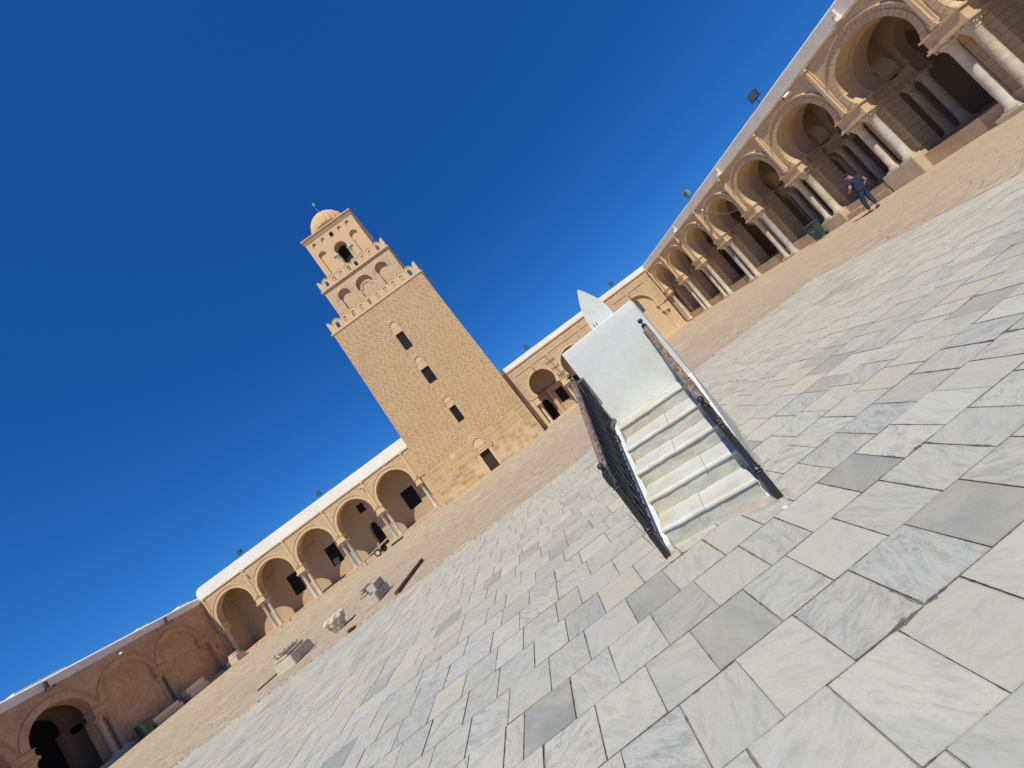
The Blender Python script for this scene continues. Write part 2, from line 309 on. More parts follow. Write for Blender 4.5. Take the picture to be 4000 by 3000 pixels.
MAT['shoe'] = simple("grey_shoes", (0.09, 0.08, 0.075), 0.8)
MAT['verdigris'] = simple("verdigris_copper", (0.10, 0.24, 0.22), 0.5, 0.4)
MAT['leaf'] = simple("weed_leaves", (0.05, 0.08, 0.02), 0.7)
MAT['beam'] = simple("weathered_dark_beam", (0.115, 0.085, 0.06), 0.9, 0, 0.5, 9, 0.5)
MAT['disc'] = simple("chalky_white_lid", (0.78, 0.80, 0.80), 0.5, 0, 0.1)

# stair marble: veined, yellow stained
t = NT("stair_marble"); c = t.coord(); oi = t.n("ObjectInfo")
cc = t.vmath('ADD', c, t.vmath('SCALE', t.comb(oi.outputs['Random'], 0.3, 0.1), None, 30.0))
cl = t.noise(t.vmath('MULTIPLY', cc, (1.0, 1.0, 2.0)), 4, 7, 0.65, 1.3); st = t.noise(cc, 2.1, 4, 0.6); f = t.noise(cc, 70, 3)
col = t.mix(t.ramp(cl, 0.42, 0.72, 0, 0.75), (0.50, 0.50, 0.43), (0.25, 0.255, 0.225))
col = t.mix(t.ramp(st, 0.48, 0.68, 0, 0.6), col, (0.55, 0.44, 0.25))
MAT['stairmarble'] = t.fin(col, 0.5, t.bump(t.math('ADD', cl, t.math('MULTIPLY', f, 0.3)), 0.25, 0.01), 0.4)
t = NT("tread_marble"); c = t.coord()
cl = t.noise(c, 5, 6, 0.6, 1.0); st = t.noise(c, 3.1, 4, 0.6)
col = t.mix(t.ramp(cl, 0.45, 0.75, 0, 0.5), (0.63, 0.63, 0.57), (0.42, 0.43, 0.39))
col = t.mix(t.ramp(st, 0.48, 0.66, 0, 0.6), col, (0.56, 0.48, 0.32))
MAT['tread'] = t.fin(col, 0.6, t.bump(cl, 0.3, 0.01), 0.2)

# ------------------------------------------------------------------ mesh helpers
class MB:
    def __init__(s): s.v = []; s.f = []
    def add(s, vs, fs):
        o = len(s.v); s.v += [tuple(p) for p in vs]; s.f += [tuple(i+o for i in f) for f in fs]
    def box(s, x0, x1, y0, y1, z0, z1, F=None):
        vs = [(x, y, z) for z in (z0, z1) for x, y in ((x0, y0), (x1, y0), (x1, y1), (x0, y1))]
        if F: vs = [F(*p) for p in vs]
        s.add(vs, [(0, 3, 2, 1), (4, 5, 6, 7), (0, 1, 5, 4), (1, 2, 6, 5), (2, 3, 7, 6), (3, 0, 4, 7)])
    def hexa(s, lo, hi):
        s.add(list(lo)+list(hi), [(0, 3, 2, 1), (4, 5, 6, 7), (0, 1, 5, 4), (1, 2, 6, 5), (2, 3, 7, 6), (3, 0, 4, 7)])
    def prism(s, pts, F, d0, d1):
        n = len(pts); s.add([F(a, b, d0) for a, b in pts]+[F(a, b, d1) for a, b in pts],
            [tuple(range(n)), tuple(range(2*n-1, n-1, -1))]+[(i, (i+1) % n, n+(i+1) % n, n+i) for i in range(n)])
    def strip(s, outer, inner, F, d0, d1, closed=False):
        n = len(outer); vs = []
        for a, b in zip(outer, inner): vs += [F(a[0], a[1], d0), F(b[0], b[1], d0), F(a[0], a[1], d1), F(b[0], b[1], d1)]
        fs = []
        for i in range(n if closed else n-1):
            p, q = 4*i, 4*((i+1) % n)
            fs += [(p, q, q+1, p+1), (p+2, p+3, q+3, q+2), (p, p+2, q+2, q), (p+1, q+1, q+3, p+3)]
        if not closed: fs += [(0, 1, 3, 2), (4*n-4, 4*n-2, 4*n-1, 4*n-3)]
        s.add(vs, fs)
    def lathe(s, prof, c=(0, 0, 0), seg=16, mod=None, cap=True):
        n = len(prof); vs = []
        for r, z in prof:
            for k in range(seg):
                a = 2*PI*k/seg; rr = r*(mod(a, z) if mod else 1)
                vs.append((c[0]+rr*math.cos(a), c[1]+rr*math.sin(a), c[2]+z))
        fs = [(i*seg+k, i*seg+(k+1) % seg, (i+1)*seg+(k+1) % seg, (i+1)*seg+k) for i in range(n-1) for k in range(seg)]
        if cap: fs += [tuple(range(seg-1, -1, -1)), tuple((n-1)*seg+k for k in range(seg))]
        s.add(vs, fs)
    def tube(s, pts, r, seg=8):
        pts = [Vector(p) for p in pts]; vs = []; n = len(pts)
        for i, p in enumerate(pts):
            d = (pts[min(i+1, n-1)]-pts[max(i-1, 0)]).normalized()
            a = d.orthogonal().normalized(); b = d.cross(a)
            rr = r[i] if isinstance(r, (list, tuple)) else r
            if i and vs:
                ref = Vector(vs[-seg])-pts[i-1]; a = (ref-ref.dot(d)*d).normalized(); b = d.cross(a)
            for k in range(seg):
                t_ = 2*PI*k/seg; vs.append(tuple(p+rr*(a*math.cos(t_)+b*math.sin(t_))))
        fs = [(i*seg+k, i*seg+(k+1) % seg, (i+1)*seg+(k+1) % seg, (i+1)*seg+k) for i in range(n-1) for k in range(seg)]
        fs += [tuple(range(seg-1, -1, -1)), tuple((n-1)*seg+k for k in range(seg))]
        s.add(vs, fs)
    def bar(s, a, b, w, h=None):
        h = h or w; a = Vector(a); b = Vector(b); d = (b-a).normalized()
        up_ = Vector((0, 0, 1)) if abs(d.z) < 0.9 else Vector((1, 0, 0))
        x = d.cross(up_).normalized()*w/2; y = x.cross(d).normalized()*h/2
        s.hexa([a-x-y, a+x-y, a+x+y, a-x+y], [b-x-y, b+x-y, b+x+y, b-x+y])
    def ball(s, c, r, seg=12):
        s.lathe([(max(r*math.sin(PI*i/8), 1e-4), -r*math.cos(PI*i/8)) for i in range(9)], c, seg)
    def mesh(s, name, smooth=False, bevel=0, merge=True):
        me = bpy.data.meshes.new(name); bm = bmesh.new()
        vs = [bm.verts.new(p) for p in s.v]
        for f in s.f:
            try: bm.faces.new([vs[i] for i in f])
            except ValueError: pass
        if merge: bmesh.ops.remove_doubles(bm, verts=bm.verts, dist=0.0004)
        bmesh.ops.recalc_face_normals(bm, faces=bm.faces)
        if bevel: bmesh.ops.bevel(bm, geom=[e for e in bm.edges if len(e.link_faces) == 2 and e.calc_face_angle(0) > 0.5], offset=bevel, segments=2, affect='EDGES')
        bm.to_mesh(me); bm.free()
        if smooth:
            for p in me.polygons: p.use_smooth = True
            me.set_sharp_from_angle(angle=R_(38))
        return me

def put(name, me, mat, parent=None, loc=(0, 0, 0), rot=(0, 0, 0), scale=(1, 1, 1)):
    if isinstance(me, MB): me = me.mesh(name)
    if mat is not None and not len(me.materials): me.materials.append(mat)
    o = bpy.data.objects.new(name, me); COL.objects.link(o)
    o.parent = parent; o.location = loc; o.rotation_euler = rot; o.scale = scale
    return o
def tag(o, label=None, cat=None, group=None, kind=None):
    for k, v_ in (('label', label), ('category', cat), ('group', group), ('kind', kind)):
        if v_: o[k] = v_
    return o
def thing(name, label, cat, loc=(0, 0, 0), rot=(0, 0, 0), group=None):
    o = bpy.data.objects.new(name, None); o.empty_display_size = 0.2; COL.objects.link(o); o.location = loc; o.rotation_euler = rot
    return tag(o, label, cat, group)
def kid(name, mb, mat, par, smooth=False, bevel=0):
    """part whose mesh is written in world coordinates under an unrotated thing"""
    top = par
    off = Vector((0, 0, 0))
    while top is not None: off += top.location; top = top.parent
    c = Vector(mb.v[0]) if isinstance(mb, MB) and mb.v else Vector((0, 0, 0))
    xs = [sum(p[i] for p in mb.v)/len(mb.v) for i in range(3)]
    zmin = min(p[2] for p in mb.v); base = Vector((xs[0], xs[1], zmin))
    mb.v = [tuple(Vector(p)-base) for p in mb.v]
    o = put(name, mb.mesh(name, smooth, bevel), mat, par, base-off)
    return o
# Object coordinates of the textures follow each mesh's own origin; walls keep theirs on whole courses
def copy_tree(o, parent=None):
    c = o.copy(); COL.objects.link(c); c.parent = parent
    for ch in [x for x in bpy.data.objects if x.parent == o]: copy_tree(ch, c)
    return c

def FN(y0): return lambda u, z, d=0: (u, y0+d, z)              # facing south, u = x
def FE(x0): return lambda u, z, d=0: (x0+d, u, z)              # facing west, u = y
def FW(x0): return lambda u, z, d=0: (x0-d, u, z)              # facing east

def arch_pts(cx, zs, r, cz, hw=None, zb=None, n=24):
    """opening outline from lower right to lower left; each point with the side rule for its outer partner"""
    a = math.asin(max(-1, min(1, (zs-cz)/r))); a = min(a, 0.0) if zs < cz else 0.0
    th = [a+(PI-2*a)*i/n for i in range(n+1)]
    P = [(cx+r*math.cos(t_), cz+r*math.sin(t_), t_) for t_ in th]
    h = hw if hw is not None else r*math.cos(a)
    pre, post = [], []
    if zb is not None and zb < P[0][1]-1e-6:
        pre = [(cx+h, zb, 'r')]; post = [(cx-h, zb, 'l')]
        if abs(h-r*math.cos(a)) > 1e-4 or True:
            pre.append((cx+h, P[0][1], 'r')); post.insert(0, (cx-h, P[-1][1], 'l'))
    return pre, P, post
def hole(cx, r, cz, zs=None, zb=None, hw=None, m=0.05, mt=0.05, kind='arch', w=None, z0=None, z1=None, depth=None):
    d = dict(kind=kind, cx=cx, r=r, cz=cz, zs=zs if zs is not None else cz, zb=zb, hw=hw, depth=depth)
    if kind == 'arch':
        d['x0'] = cx-r-m; d['x1'] = cx+r+m; d['z1'] = cz+r+mt; d['z0'] = zb if zb is not None else d['zs']
    else: d['x0'], d['x1'], d['z0'], d['z1'] = cx-w/2, cx+w/2, z0, z1
    return d
def hole_outline(h):
    if h['kind'] == 'rect': return [(h['x1'], h['z0']), (h['x1'], h['z1']), (h['x0'], h['z1']), (h['x0'], h['z0'])], None
    cx, cz = h['cx'], h['cz']; x0, x1, z1 = h['x0'], h['x1'], h['z1']
    pre, P, post = arch_pts(cx, h['zs'], h['r'], cz, h['hw'], h['zb'])
    cr = math.atan2(z1-cz, x1-cx); cl = math.atan2(z1-cz, x0-cx)
    th = [p[2] for p in P]
    for c_ in (cr, cl):
        if all(abs(c_-t_) > 1e-4 for t_ in th): th.append(c_)
    th.sort()
    inn = [(p[0], p[1]) for p in pre]; out = [(x1, p[1]) for p in pre]
    for t_ in th:
        inn.append((cx+h['r']*math.cos(t_), cz+h['r']*math.sin(t_)))
        c, s_ = math.cos(t_), math.sin(t_)
        if t_ <= 0: out.append((x1, inn[-1][1]))
        elif t_ >= PI: out.append((x0, inn[-1][1]))
        else:
            ks = []
            if c > 1e-9: ks.append((x1-cx)/c)
            if c < -1e-9: ks.append((x0-cx)/c)
            if s_ > 1e-9: ks.append((z1-cz)/s_)
            k = min(ks); out.append((cx+k*c, cz+k*s_))
    inn += [(p[0], p[1]) for p in post]; out += [(x0, p[1]) for p in post]
    return inn, out
def panel(mb, F, u0, u1, z0, z1, holes, thick, back=True, ends=True):
    us = sorted(set([u0, u1]+[x for h in holes for x in (h['x0'], h['x1'])]))
    zs = sorted(set([z0, z1]+[x for h in holes for x in (h['z0'], h['z1'])]))
    def inside(a, b):
        return any(h['x0']-1e-6 < a < h['x1']+1e-6 and h['z0']-1e-6 < b < h['z1']+1e-6 for h in holes)
    def ring(pts, d): return [F(p[0], p[1], d) for p in pts]
    for d in ((0, thick) if back else (0,)):
        for i in range(len(us)-1):
            for j in range(len(zs)-1):
                if inside((us[i]+us[i+1])/2, (zs[j]+zs[j+1])/2): continue
                mb.add(ring([(us[i], zs[j]), (us[i+1], zs[j]), (us[i+1], zs[j+1]), (us[i], zs[j+1])], d), [(0, 1, 2, 3)])
    for h in holes:
        inn, out = hole_outline(h); dep = h['depth'] or thick
        if out:
            # grid points on the cell edge, to keep the mesh tight, are not needed: faces simply meet along it
            for d in ((0, thick) if back and not h['depth'] else (0,)):
                for k in range(len(inn)-1):
                    mb.add(ring([inn[k], out[k], out[k+1], inn[k+1]], d), [(0, 1, 2, 3)])
        n = len(inn)
        for k in range(n-1):
            mb.add([F(*inn[k], 0), F(*inn[k+1], 0), F(*inn[k+1], dep), F(*inn[k], dep)], [(0, 1, 2, 3)])
        if h['z0'] > z0+1e-6:
            mb.add([F(*inn[-1], 0), F(*inn[0], 0), F(*inn[0], dep), F(*inn[-1], dep)], [(0, 1, 2, 3)])
        elif out:
            for a, b in ((inn[0], out[0]), (out[-1], inn[-1])):
                mb.add([F(*a, 0), F(*b, 0), F(*b, thick), F(*a, thick)], [(0, 1, 2, 3)])
    # rim: bottom between the open cells, top and ends
    for i in range(len(us)-1):
        mid = (us[i]+us[i+1])/2
        if not inside(mid, z0+1e-4): mb.add([F(us[i], z0, 0), F(us[i+1], z0, 0), F(us[i+1], z0, thick), F(us[i], z0, thick)], [(0, 1, 2, 3)])
        mb.add([F(us[i], z1, 0), F(us[i+1], z1, 0), F(us[i+1], z1, thick), F(us[i], z1, thick)], [(0, 1, 2, 3)])
    if ends:
        for x in (u0, u1): mb.add([F(x, z0, 0), F(x, z1, 0), F(x, z1, thick), F(x, z0, thick)], [(0, 1, 2, 3)])
def fill(mb, F, h, d):
    inn, _ = hole_outline(h); mb.add([F(a, b, d) for a, b in inn], [tuple(range(len(inn)))])
def voussoirs(mb, F, cx, cz, r0, r1, a0, n, d0, d1, gap=0.008, jit=0.0):
    for k in range(n):
        t0 = a0+(PI-2*a0)*k/n; t1 = a0+(PI-2*a0)*(k+1)/n; g = gap/r0/2
        t0 += g; t1 -= g; m_ = (t0+t1)/2; j = random.uniform(-jit, jit)
        o = [(cx+(r1+j)*math.cos(t_), cz+(r1+j)*math.sin(t_)) for t_ in (t0, m_, t1)]
        i = [(cx+r0*math.cos(t_), cz+r0*math.sin(t_)) for t_ in (t0, m_, t1)]
        mb.strip(o, i, F, d0, d1)
def arc_strip(mb, F, cx, cz, r0, r1, a0, d0, d1, n=28):
    th = [a0+(PI-2*a0)*k/n for k in range(n+1)]
    mb.strip([(cx+r1*math.cos(t_), cz+r1*math.sin(t_)) for t_ in th], [(cx+r0*math.cos(t_), cz+r0*math.sin(t_)) for t_ in th], F, d0, d1)

# ------------------------------------------------------------------ ground
def edge_y(x): return 9.17+0.05*math.sin(x*0.8)+(0.055*max(0, x-0.6))
g = MB(); g.add([(-900, -300, -0.03), (900, -300, -0.03), (900, 1200, -0.03), (-900, 1200, -0.03)], [(0, 1, 2, 3)])
tag(put("ground", g, MAT['mortar']), kind='structure')
fl = MB()
xs = [-80+0.5*i for i in range(int((8.02+80)/0.5)+1)]+[8.02]
xs = sorted(set(round(x, 3) for x in xs))
for a, b in zip(xs[:-1], xs[1:]):
    fl.add([(a, edge_y(a), 0), (b, edge_y(b), 0), (b, 60, 0), (a, 60, 0)], [(0, 1, 2, 3)])
fl.add([(8.02, -40, 0), (60, -40, 0), (60, 60, 0), (8.02, 60, 0)], [(0, 1, 2, 3)])
tag(put("courtyard_ground", fl, MAT['flags']), kind='structure')

# marble slabs: near rows follow the joints in the photograph, farther ones continue them
random.seed(7)
known = {
 0: [-1.05, -0.72, -0.40, -0.07, 0.30, 0.63, 0.94, 1.30], 1: [-1.20, -0.88, -0.54, -0.21, 0.11, 0.44, 0.77, 1.11, 1.45, 1.78],
 2: [-1.30, -0.95, -0.61, -0.27, 0.03, 0.39, 0.69, 1.02, 1.36, 1.70, 2.03, 2.38],
 3: [-2.10, -1.75, -1.50, -1.22, -1.08, -0.73, -0.43, -0.10, 0.24, 0.60, 0.89, 1.25, 1.56, 1.87, 2.23, 2.56],
 4: [-2.55, -2.20, -1.86, -1.54, -1.21, -0.87, -0.56, -0.19, 0.14, 0.50, 0.81, 1.06, 1.40, 1.77, 2.12, 2.49, 2.80],
 5: [-2.85, -2.56, -2.27, -1.98, -1.63, -1.33, -0.99, -0.69, -0.36, -0.01, 0.33, 0.66, 0.98, 1.27, 1.59, 1.97, 2.32, 2.66, 3.01],
 6: [-3.1, -2.81, -2.40, -2.05, -1.71, -1.38, -1.10, -0.75, -0.51, -0.13, 0.22, 0.58, 0.95, 1.32, 1.70, 2.06, 2.45, 2.78, 3.1],
}
dark = {(4, -0.19): .85, (3, -0.10): .55, (2, 0.03): .70, (3, -1.08): .90, (3, 1.25): .85, (1, 1.11): .80, (6, -0.75): .45, (5, -0.36): .30,
        (5, -0.69): .5, (3, -1.50): .0, (2, 0.39): .22, (2, -0.27): .3, (4, -1.21): .2, (1, 0.44): .3, (5, -2.27): .3, (4, 1.40): .3, (2, 0.69): .12, (3, 0.60): .25, (4, 2.12): .35}
spots = [(-2.3, 5.07, .85), (-1.05, 5.45, .7), (-0.14, 4.72, .6), (3.0, 4.3, .55), (2.4, 3.82, .6), (2.92, 5.8, .5), (-4.43, 8.3, .8), (-2.0, 4.35, .45), (-0.9, 6.3, .4), (5.6, 6.1, .5), (-3.4, 5.3, .35), (1.2, 6.0, .45)]
def row_y(k, x): return 1.195+0.3355*k+0.027*max(0.0, x-0.6)
sv, sf, suv, ssz, stn = [], [], [], [], []
gv = 0.0027
KT = 24
for k in range(-8, KT):
    X0, X1 = -46.0, 8.0
    js = list(known.get(k, []))
    if not js: js = [random.uniform(-0.4, 0.4)]
    base = random.choice((0.30, 0.34, 0.38)) if k > 6 else 0.335
    def step():
        r = random.random()
        return base*(random.uniform(0.92, 1.1) if r < 0.6 else random.uniform(1.15, 1.6) if r < 0.85 else random.uniform(0.6, 0.9))
    while js[-1] < X1: js.append(js[-1]+step())
    if X1-js[-2] < 0.15: js.pop(-2)
    js[-1] = X1
    while js[0] > X0: js.insert(0, js[0]-step())
    for a, b in zip(js[:-1], js[1:]):
        rr = random.random(); r2 = random.random()
        m_ = (a+b)/2; ym = row_y(k, m_)+0.17
        tone = dark.get((k, a), None)
        if tone is None:
            q = random.random()
            tone = random.uniform(0.0, 0.16) if q < 0.62 else random.uniform(0.16, 0.34) if q < 0.93 else random.uniform(0.38, 0.8)
            for sx, sy, tt in spots:
                if abs(sx-m_) < (b-a)/2 and abs(sy-ym) < 0.17: tone = tt
            if k <= 6 and a in known.get(k, []): tone = min(tone, 0.25)
        wm = 0.12+0.25*random.random()+0.25*max(0, min(1, (ym-3.5)/4))+0.45*max(0, min(1, (m_-0.8)/3.5))*max(0, min(1, (ym-2.4)/3))*random.uniform(0.3, 1.3)
        if ym > 4.5 : wm += random.uniform(0, 0.25)
        if r2 < 0.12 and k > 4: wm += 0.35
        wm = min(wm, 0.95)
        j = lambda: random.uniform(-0.0022, 0.0022)
        z = random.uniform(-0.0012, 0.0012)
        ga = gv*random.uniform(0.5, 1.8); gb = gv*random.uniform(0.5, 1.8)
        top_b = (lambda x: edge_y(x)) if k == KT-1 else (lambda x: row_y(k+1, x))
        P = [(a+ga+j(), row_y(k, a)+gv*0.7+j()), (b-gb+j(), row_y(k, b)+gv*0.7+j()), (b-gb+j(), top_b(b)-gv*0.7+j()), (a+ga+j(), top_b(a)-gv*0.7+j())]
        o = len(sv)
        sv += [(x, y, z+j()*0.6) for x, y in P]+[(x, y, -0.02) for x, y in P]
        wd = b-a; hd = 0.335
        uvq = [(0, 0), (wd, 0), (wd, hd), (0, hd)]
        sf.append((o, o+1, o+2, o+3)); suv.append(uvq)
        for e in range(4):
            f_ = (e+1) % 4
            sf.append((o+e, o+4+e, o+4+f_, o+f_)); suv.append([(0, 0)]*4)
        for _ in range(5): ssz.append((wd, hd, rr)); stn.append((tone, wm, r2))
me = bpy.data.meshes.new("marble_paving"); me.from_pydata(sv, [], sf)
ul = me.uv_layers.new(name="local")
buf = [c for q in suv for p in q for c in p]; ul.data.foreach_set("uv", buf)
at = me.attributes.new("slab_size", 'FLOAT_VECTOR', 'FACE'); at.data.foreach_set("vector", [c for q in ssz for c in q])
at = me.attributes.new("slab_tone", 'FLOAT_VECTOR', 'FACE'); at.data.foreach_set("vector", [c for q in stn for c in q])
tag(put("marble_paving", me, MAT['marble']), kind='structure')
g = MB(); g.add([(-47, -3, -0.007), (8.02, -3, -0.007), (8.02, 9.75, -0.007), (0.6, 9.4, -0.007), (-47, 9.28, -0.007)], [(0, 1, 2, 3, 4)])
tag(put("paving_bed", g, MAT['mortar']), kind='structure')
# low broken edge where the marble meets the older flags
random.seed(3)
ks = MB(); x = -20.0
while x < 8:
    w_ = random.uniform(0.08, 0.3); y_ = edge_y(x)+0.02
    if random.random() < 0.75:
        hh_ = random.uniform(0.008, 0.03); dy = random.uniform(0.06, 0.16)
        ks.hexa([(x, y_, -0.01), (x+w_, y_+random.uniform(-.01, .01), -0.01), (x+w_-.02, y_+dy, -0.01), (x+.02, y_+dy, -0.01)],
                [(x+.015, y_+.015, hh_), (x+w_-.02, y_+.015, hh_*random.uniform(.6, 1)), (x+w_-.03, y_+dy-.02, hh_*.8), (x+.03, y_+dy-.02, hh_)])
    x += w_+random.uniform(0.005, 0.05)
tag(put("paving_edge_rubble", ks, MAT['flags']), kind='structure')

# ------------------------------------------------------------------ columns
def leafmod(amp): return lambda a, z: 1+amp*(0.5*math.cos(8*a)+0.5*math.cos(4*a+z*30))
_cm = {}
def column_meshes(h, r, caph):
    key = (round(h, 3), r, caph)
    if key in _cm: return _cm[key]
    sh = MB(); hs = h-caph-0.16
    sh.lathe([(r*1.08, 0.0), (r*1.08, 0.02), (r*0.96, 0.05), (r*0.95, hs*0.3), (r*0.92, hs*0.65), (r*0.88, hs-0.05), (r*0.95, hs-0.03), (r*0.95, hs)], (0, 0, 0.16), 20)
    bs = MB(); bs.box(-r*1.35, r*1.35, -r*1.35, r*1.35, 0, 0.06)
    bs.lathe([(r*1.32, 0.06), (r*1.36, 0.08), (r*1.32, 0.105), (r*1.15, 0.115), (r*1.22, 0.14), (r*1.12, 0.16)], (0, 0, 0), 20)
    cp = MB(); n = 12; prof = []
    for i in range(n+1):
        t_ = i/n; rr = r*(0.92+0.75*t_**1.6)+0.022*abs(math.sin(t_*PI*2.5)); prof.append((rr, t_*(caph-0.05)))
    cp.lathe(prof, (0, 0, 0), 32, lambda a, z: 1+0.09*math.cos(8*a+(PI if (z/caph*2.6) % 2 > 1 else 0))*min(1, z*8))
    q = r*1.6; cp.box(-q, q, -q, q, caph-0.05, caph)
    for sx in (-1, 1):
        for sy in (-1, 1): cp.ball((sx*q*0.86, sy*q*0.86, caph-0.10), 0.045, 8)
    _cm[key] = (sh.mesh("column", True), bs.mesh("column_base"), cp.mesh("capital"))
    return _cm[key]
def add_column(par, x, y, z0, z1, r=0.16, caph=0.3, mat='column', capmat='capital', lean=0.0):
    s, b, c = column_meshes(z1-z0, r, caph)
    for m_ in (s, b, c): pass
    off = par.location
    so = bpy.data.objects.new("column", s); COL.objects.link(so); so.parent = par; so.location = Vector((x, y, z0))-off
    if not len(s.materials): s.materials.append(None)
    if mat == 'column': mat = random.choice(('column', 'column', 'column', 'column_cream', 'column_cream', 'column_grey'))
    so.material_slots[0].link = 'OBJECT'; so.material_slots[0].material = MAT[mat]
    q_ = random.uniform(0.88, 1.06); so.scale = (q_, q_, 1)
    so.rotation_euler = (0, 0, random.choice((0, PI/2, PI)))
    for nm, m_, zz, mm in (("column_base", b, 0, 'capital'), ("capital", c, z1-z0-caph, capmat)):
        if not len(m_.materials): m_.materials.append(MAT[mm])
        o = bpy.data.objects.new(nm, m_); COL.objects.link(o); o.parent = so; o.location = (0, 0, zz)
    return so

# ------------------------------------------------------------------ north gallery, long stretch left of the minaret
random.seed(11)
YN, YB = 35.7, 38.35
def parapet(par, F, u0, u1, z0, z1, thick, round0=False, name="parapet"):
    mb = MB()
    if round0:
        pts = [(u1, z0), (u1, z1), (u0+0.6, z1)]+[(u0+0.6-0.6*math.sin(a), z1-0.6+0.6*math.cos(a)) for a in (R_(22), R_(45), R_(68), R_(90))]+[(u0, z0)]
        n_ = 40; pts = [(u1, z0)]+[(u1-(u1-u0-0.6)*k/n_, z1+0.022*noise.noise(((u1-(u1-u0)*k/n_)*0.7, 0, 0))) for k in range(n_)]+pts[2:]
    else:
        n_ = 30; pts = [(u0, z0), (u1, z0)]+[(u1-(u1-u0)*k/n_, z1+0.022*noise.noise(((u1-(u1-u0)*k/n_)*0.7, 3, 0))) for k in range(n_+1)]
    mb.prism(pts, F, -0.03, thick)
    return kid(name, mb, MAT['white'], par, bevel=0.03)
def cornice(par, F, u0, u1, z, par_mat='trim'):
    mb = MB(); n = int((u1-u0)/1.7)
    for i in range(n):   # slightly uneven lengths so the line is not ruled
        a = u0+(u1-u0)*i/n; b = u0+(u1-u0)*(i+1)/n; d = random.uniform(-0.012, 0.012)
        mb.prism([(a, z-0.10+d), (b, z-0.10+d), (b, z), (a, z)], F, -0.085+d, 0.0)
    return kid("cornice", mb, MAT[par_mat], par)
def pilaster(par, F, u, z0, z1, w=0.13, d=0.10, mat='trim', double=True):
    mb = MB()
    mb.prism([(u-w/2, z0+0.08), (u+w/2, z0+0.08), (u+w/2, z1), (u-w/2, z1)], F, -d, 0.02)
    if double:
        mb.prism([(u-w/2-0.07, z0+0.08), (u-w/2, z0+0.08), (u-w/2, z1), (u-w/2-0.07, z1)], F, -d*0.45, 0.02)
        mb.prism([(u+w/2, z0+0.08), (u+w/2+0.07, z0+0.08), (u+w/2+0.07, z1), (u+w/2, z1)], F, -d*0.45, 0.02)
    mb.prism([(u-w/2-0.04, z0), (u+w/2+0.04, z0), (u+w/2+0.04, z0+0.1), (u-w/2-0.04, z0+0.1)], F, -d-0.03, 0.02)
    mb.prism([(u-w/2-0.05, z1-0.12), (u+w/2+0.05, z1-0.12), (u+w/2+0.05, z1), (u-w/2-0.05, z1)], F, -d-0.05, 0.02)
    return kid("pilaster", mb, MAT[mat], par)
def impost(par, F, u, zb, zt, w, d, mat='trim', step=0.10):
    mb = MB()
    def bx(w_, z0, z1, d0, d1): mb.prism([(u-w_/2, z0), (u+w_/2, z0), (u+w_/2, z1), (u-w_/2, z1)], F, d0, d1)
    bx(w+0.16, zb, zb+0.07, -0.12, d+0.12); bx(w+0.08, zb+0.07, zb+0.14, -0.08, d+0.08)
    bx(w, zb+0.14, zt-0.07, -0.03, d+0.03); bx(w+0.12, zt-0.07, zt, -0.09, d+0.09)
    return kid("impost", mb, MAT[mat], par)
def grille_window(par, F, x0, x1, z0, z1, d, bars=(5, 8), frame=0.04, name="window", mat='grille', backmat='void'):
    mb = MB(); mb.prism([(x0, z0), (x1, z0), (x1, z1), (x0, z1)], F, d, d+0.02)
    w_ = kid(name, mb, MAT[backmat], par)
    gb = MB()
    nx, nz = bars
    for i in range(nx+1):
        x = x0+(x1-x0)*i/nx; gb.prism([(x-.012, z0), (x+.012, z0), (x+.012, z1), (x-.012, z1)], F, d-0.05, d-0.03)
    for i in range(nz+1):
        z = z0+(z1-z0)*i/nz; gb.prism([(x0, z-.012), (x1, z-.012), (x1, z+.012), (x0, z+.012)], F, d-0.064, d-0.052)
    kid("grille", gb, MAT[mat], w_)
    return w_
def arcade_front(par, F, u0, u1, zs, z1, arches, thick, mat, ring=0.34, hood=True, nv=25, ringmat='trim', margin=0.02, gap=0.01):
    hs = [hole(c, r, cz, zs=zs, m=margin, mt=0.05) for c, r, cz in arches]
    mb = MB(); panel(mb, F, u0, u1, zs, z1, hs, thick)
    wl = kid("wall", mb, MAT[mat], par)
    for c, r, cz in arches:
        a0 = math.asin((zs-cz)/r) if zs < cz else 0
        vb = MB(); voussoirs(vb, F, c, cz, r+0.004, r+ring*0.62, a0+0.02, nv, -0.035, 0.02, gap, 0.006)
        av = kid("archivolt", vb, MAT[ringmat], par)
        if hood:
            hb = MB(); a1 = math.asin(max(-1, (zs+0.03-cz)/(r+ring))) if zs < cz else 0
            arc_strip(hb, F, c, cz, r+ring*0.62+0.03, r+ring, a1, -0.02, 0.02)
            arc_strip(hb, F, c, cz, r+ring-0.045, r+ring, a1, -0.06, -0.02)
            kid("hood_mould", hb, MAT[ringmat], av)
    return wl

gal = thing("arcade_gallery", "long sunlit arcade gallery with five open arches and white parapet, left of the minaret", "arcade", (-22.6, YN, 0))
F = FN(YN)
cs = [-31.62, -27.1, -22.6, -18.07, -13.54]
arcs = [(c, 1.84, 3.87) for c in cs]
ZS = 3.54
arcade_front(gal, F, -34.02, -9.7, ZS, 6.46, arcs, 0.62, 'arcwall', ring=0.36)
parapet(gal, F, -34.12, -9.68, 6.46, 7.5, 0.9, True)
cornice(gal, F, -34.05, -9.7, 6.46)
for i, u in enumerate([-29.36, -24.85, -20.33, -15.8]):
    pilaster(gal, F, u, ZS+0.12, 6.36)
    impost(gal, F, u, 2.93, ZS, 0.82, 0.62)
    for k, s_ in enumerate((-1, 1)):
        add_column(gal, u+s_*0.27, YN+0.3, 0.25, 2.93, 0.165, 0.32, 'column_grey' if (k == 0 and i in (0, 2, 3)) else 'column')
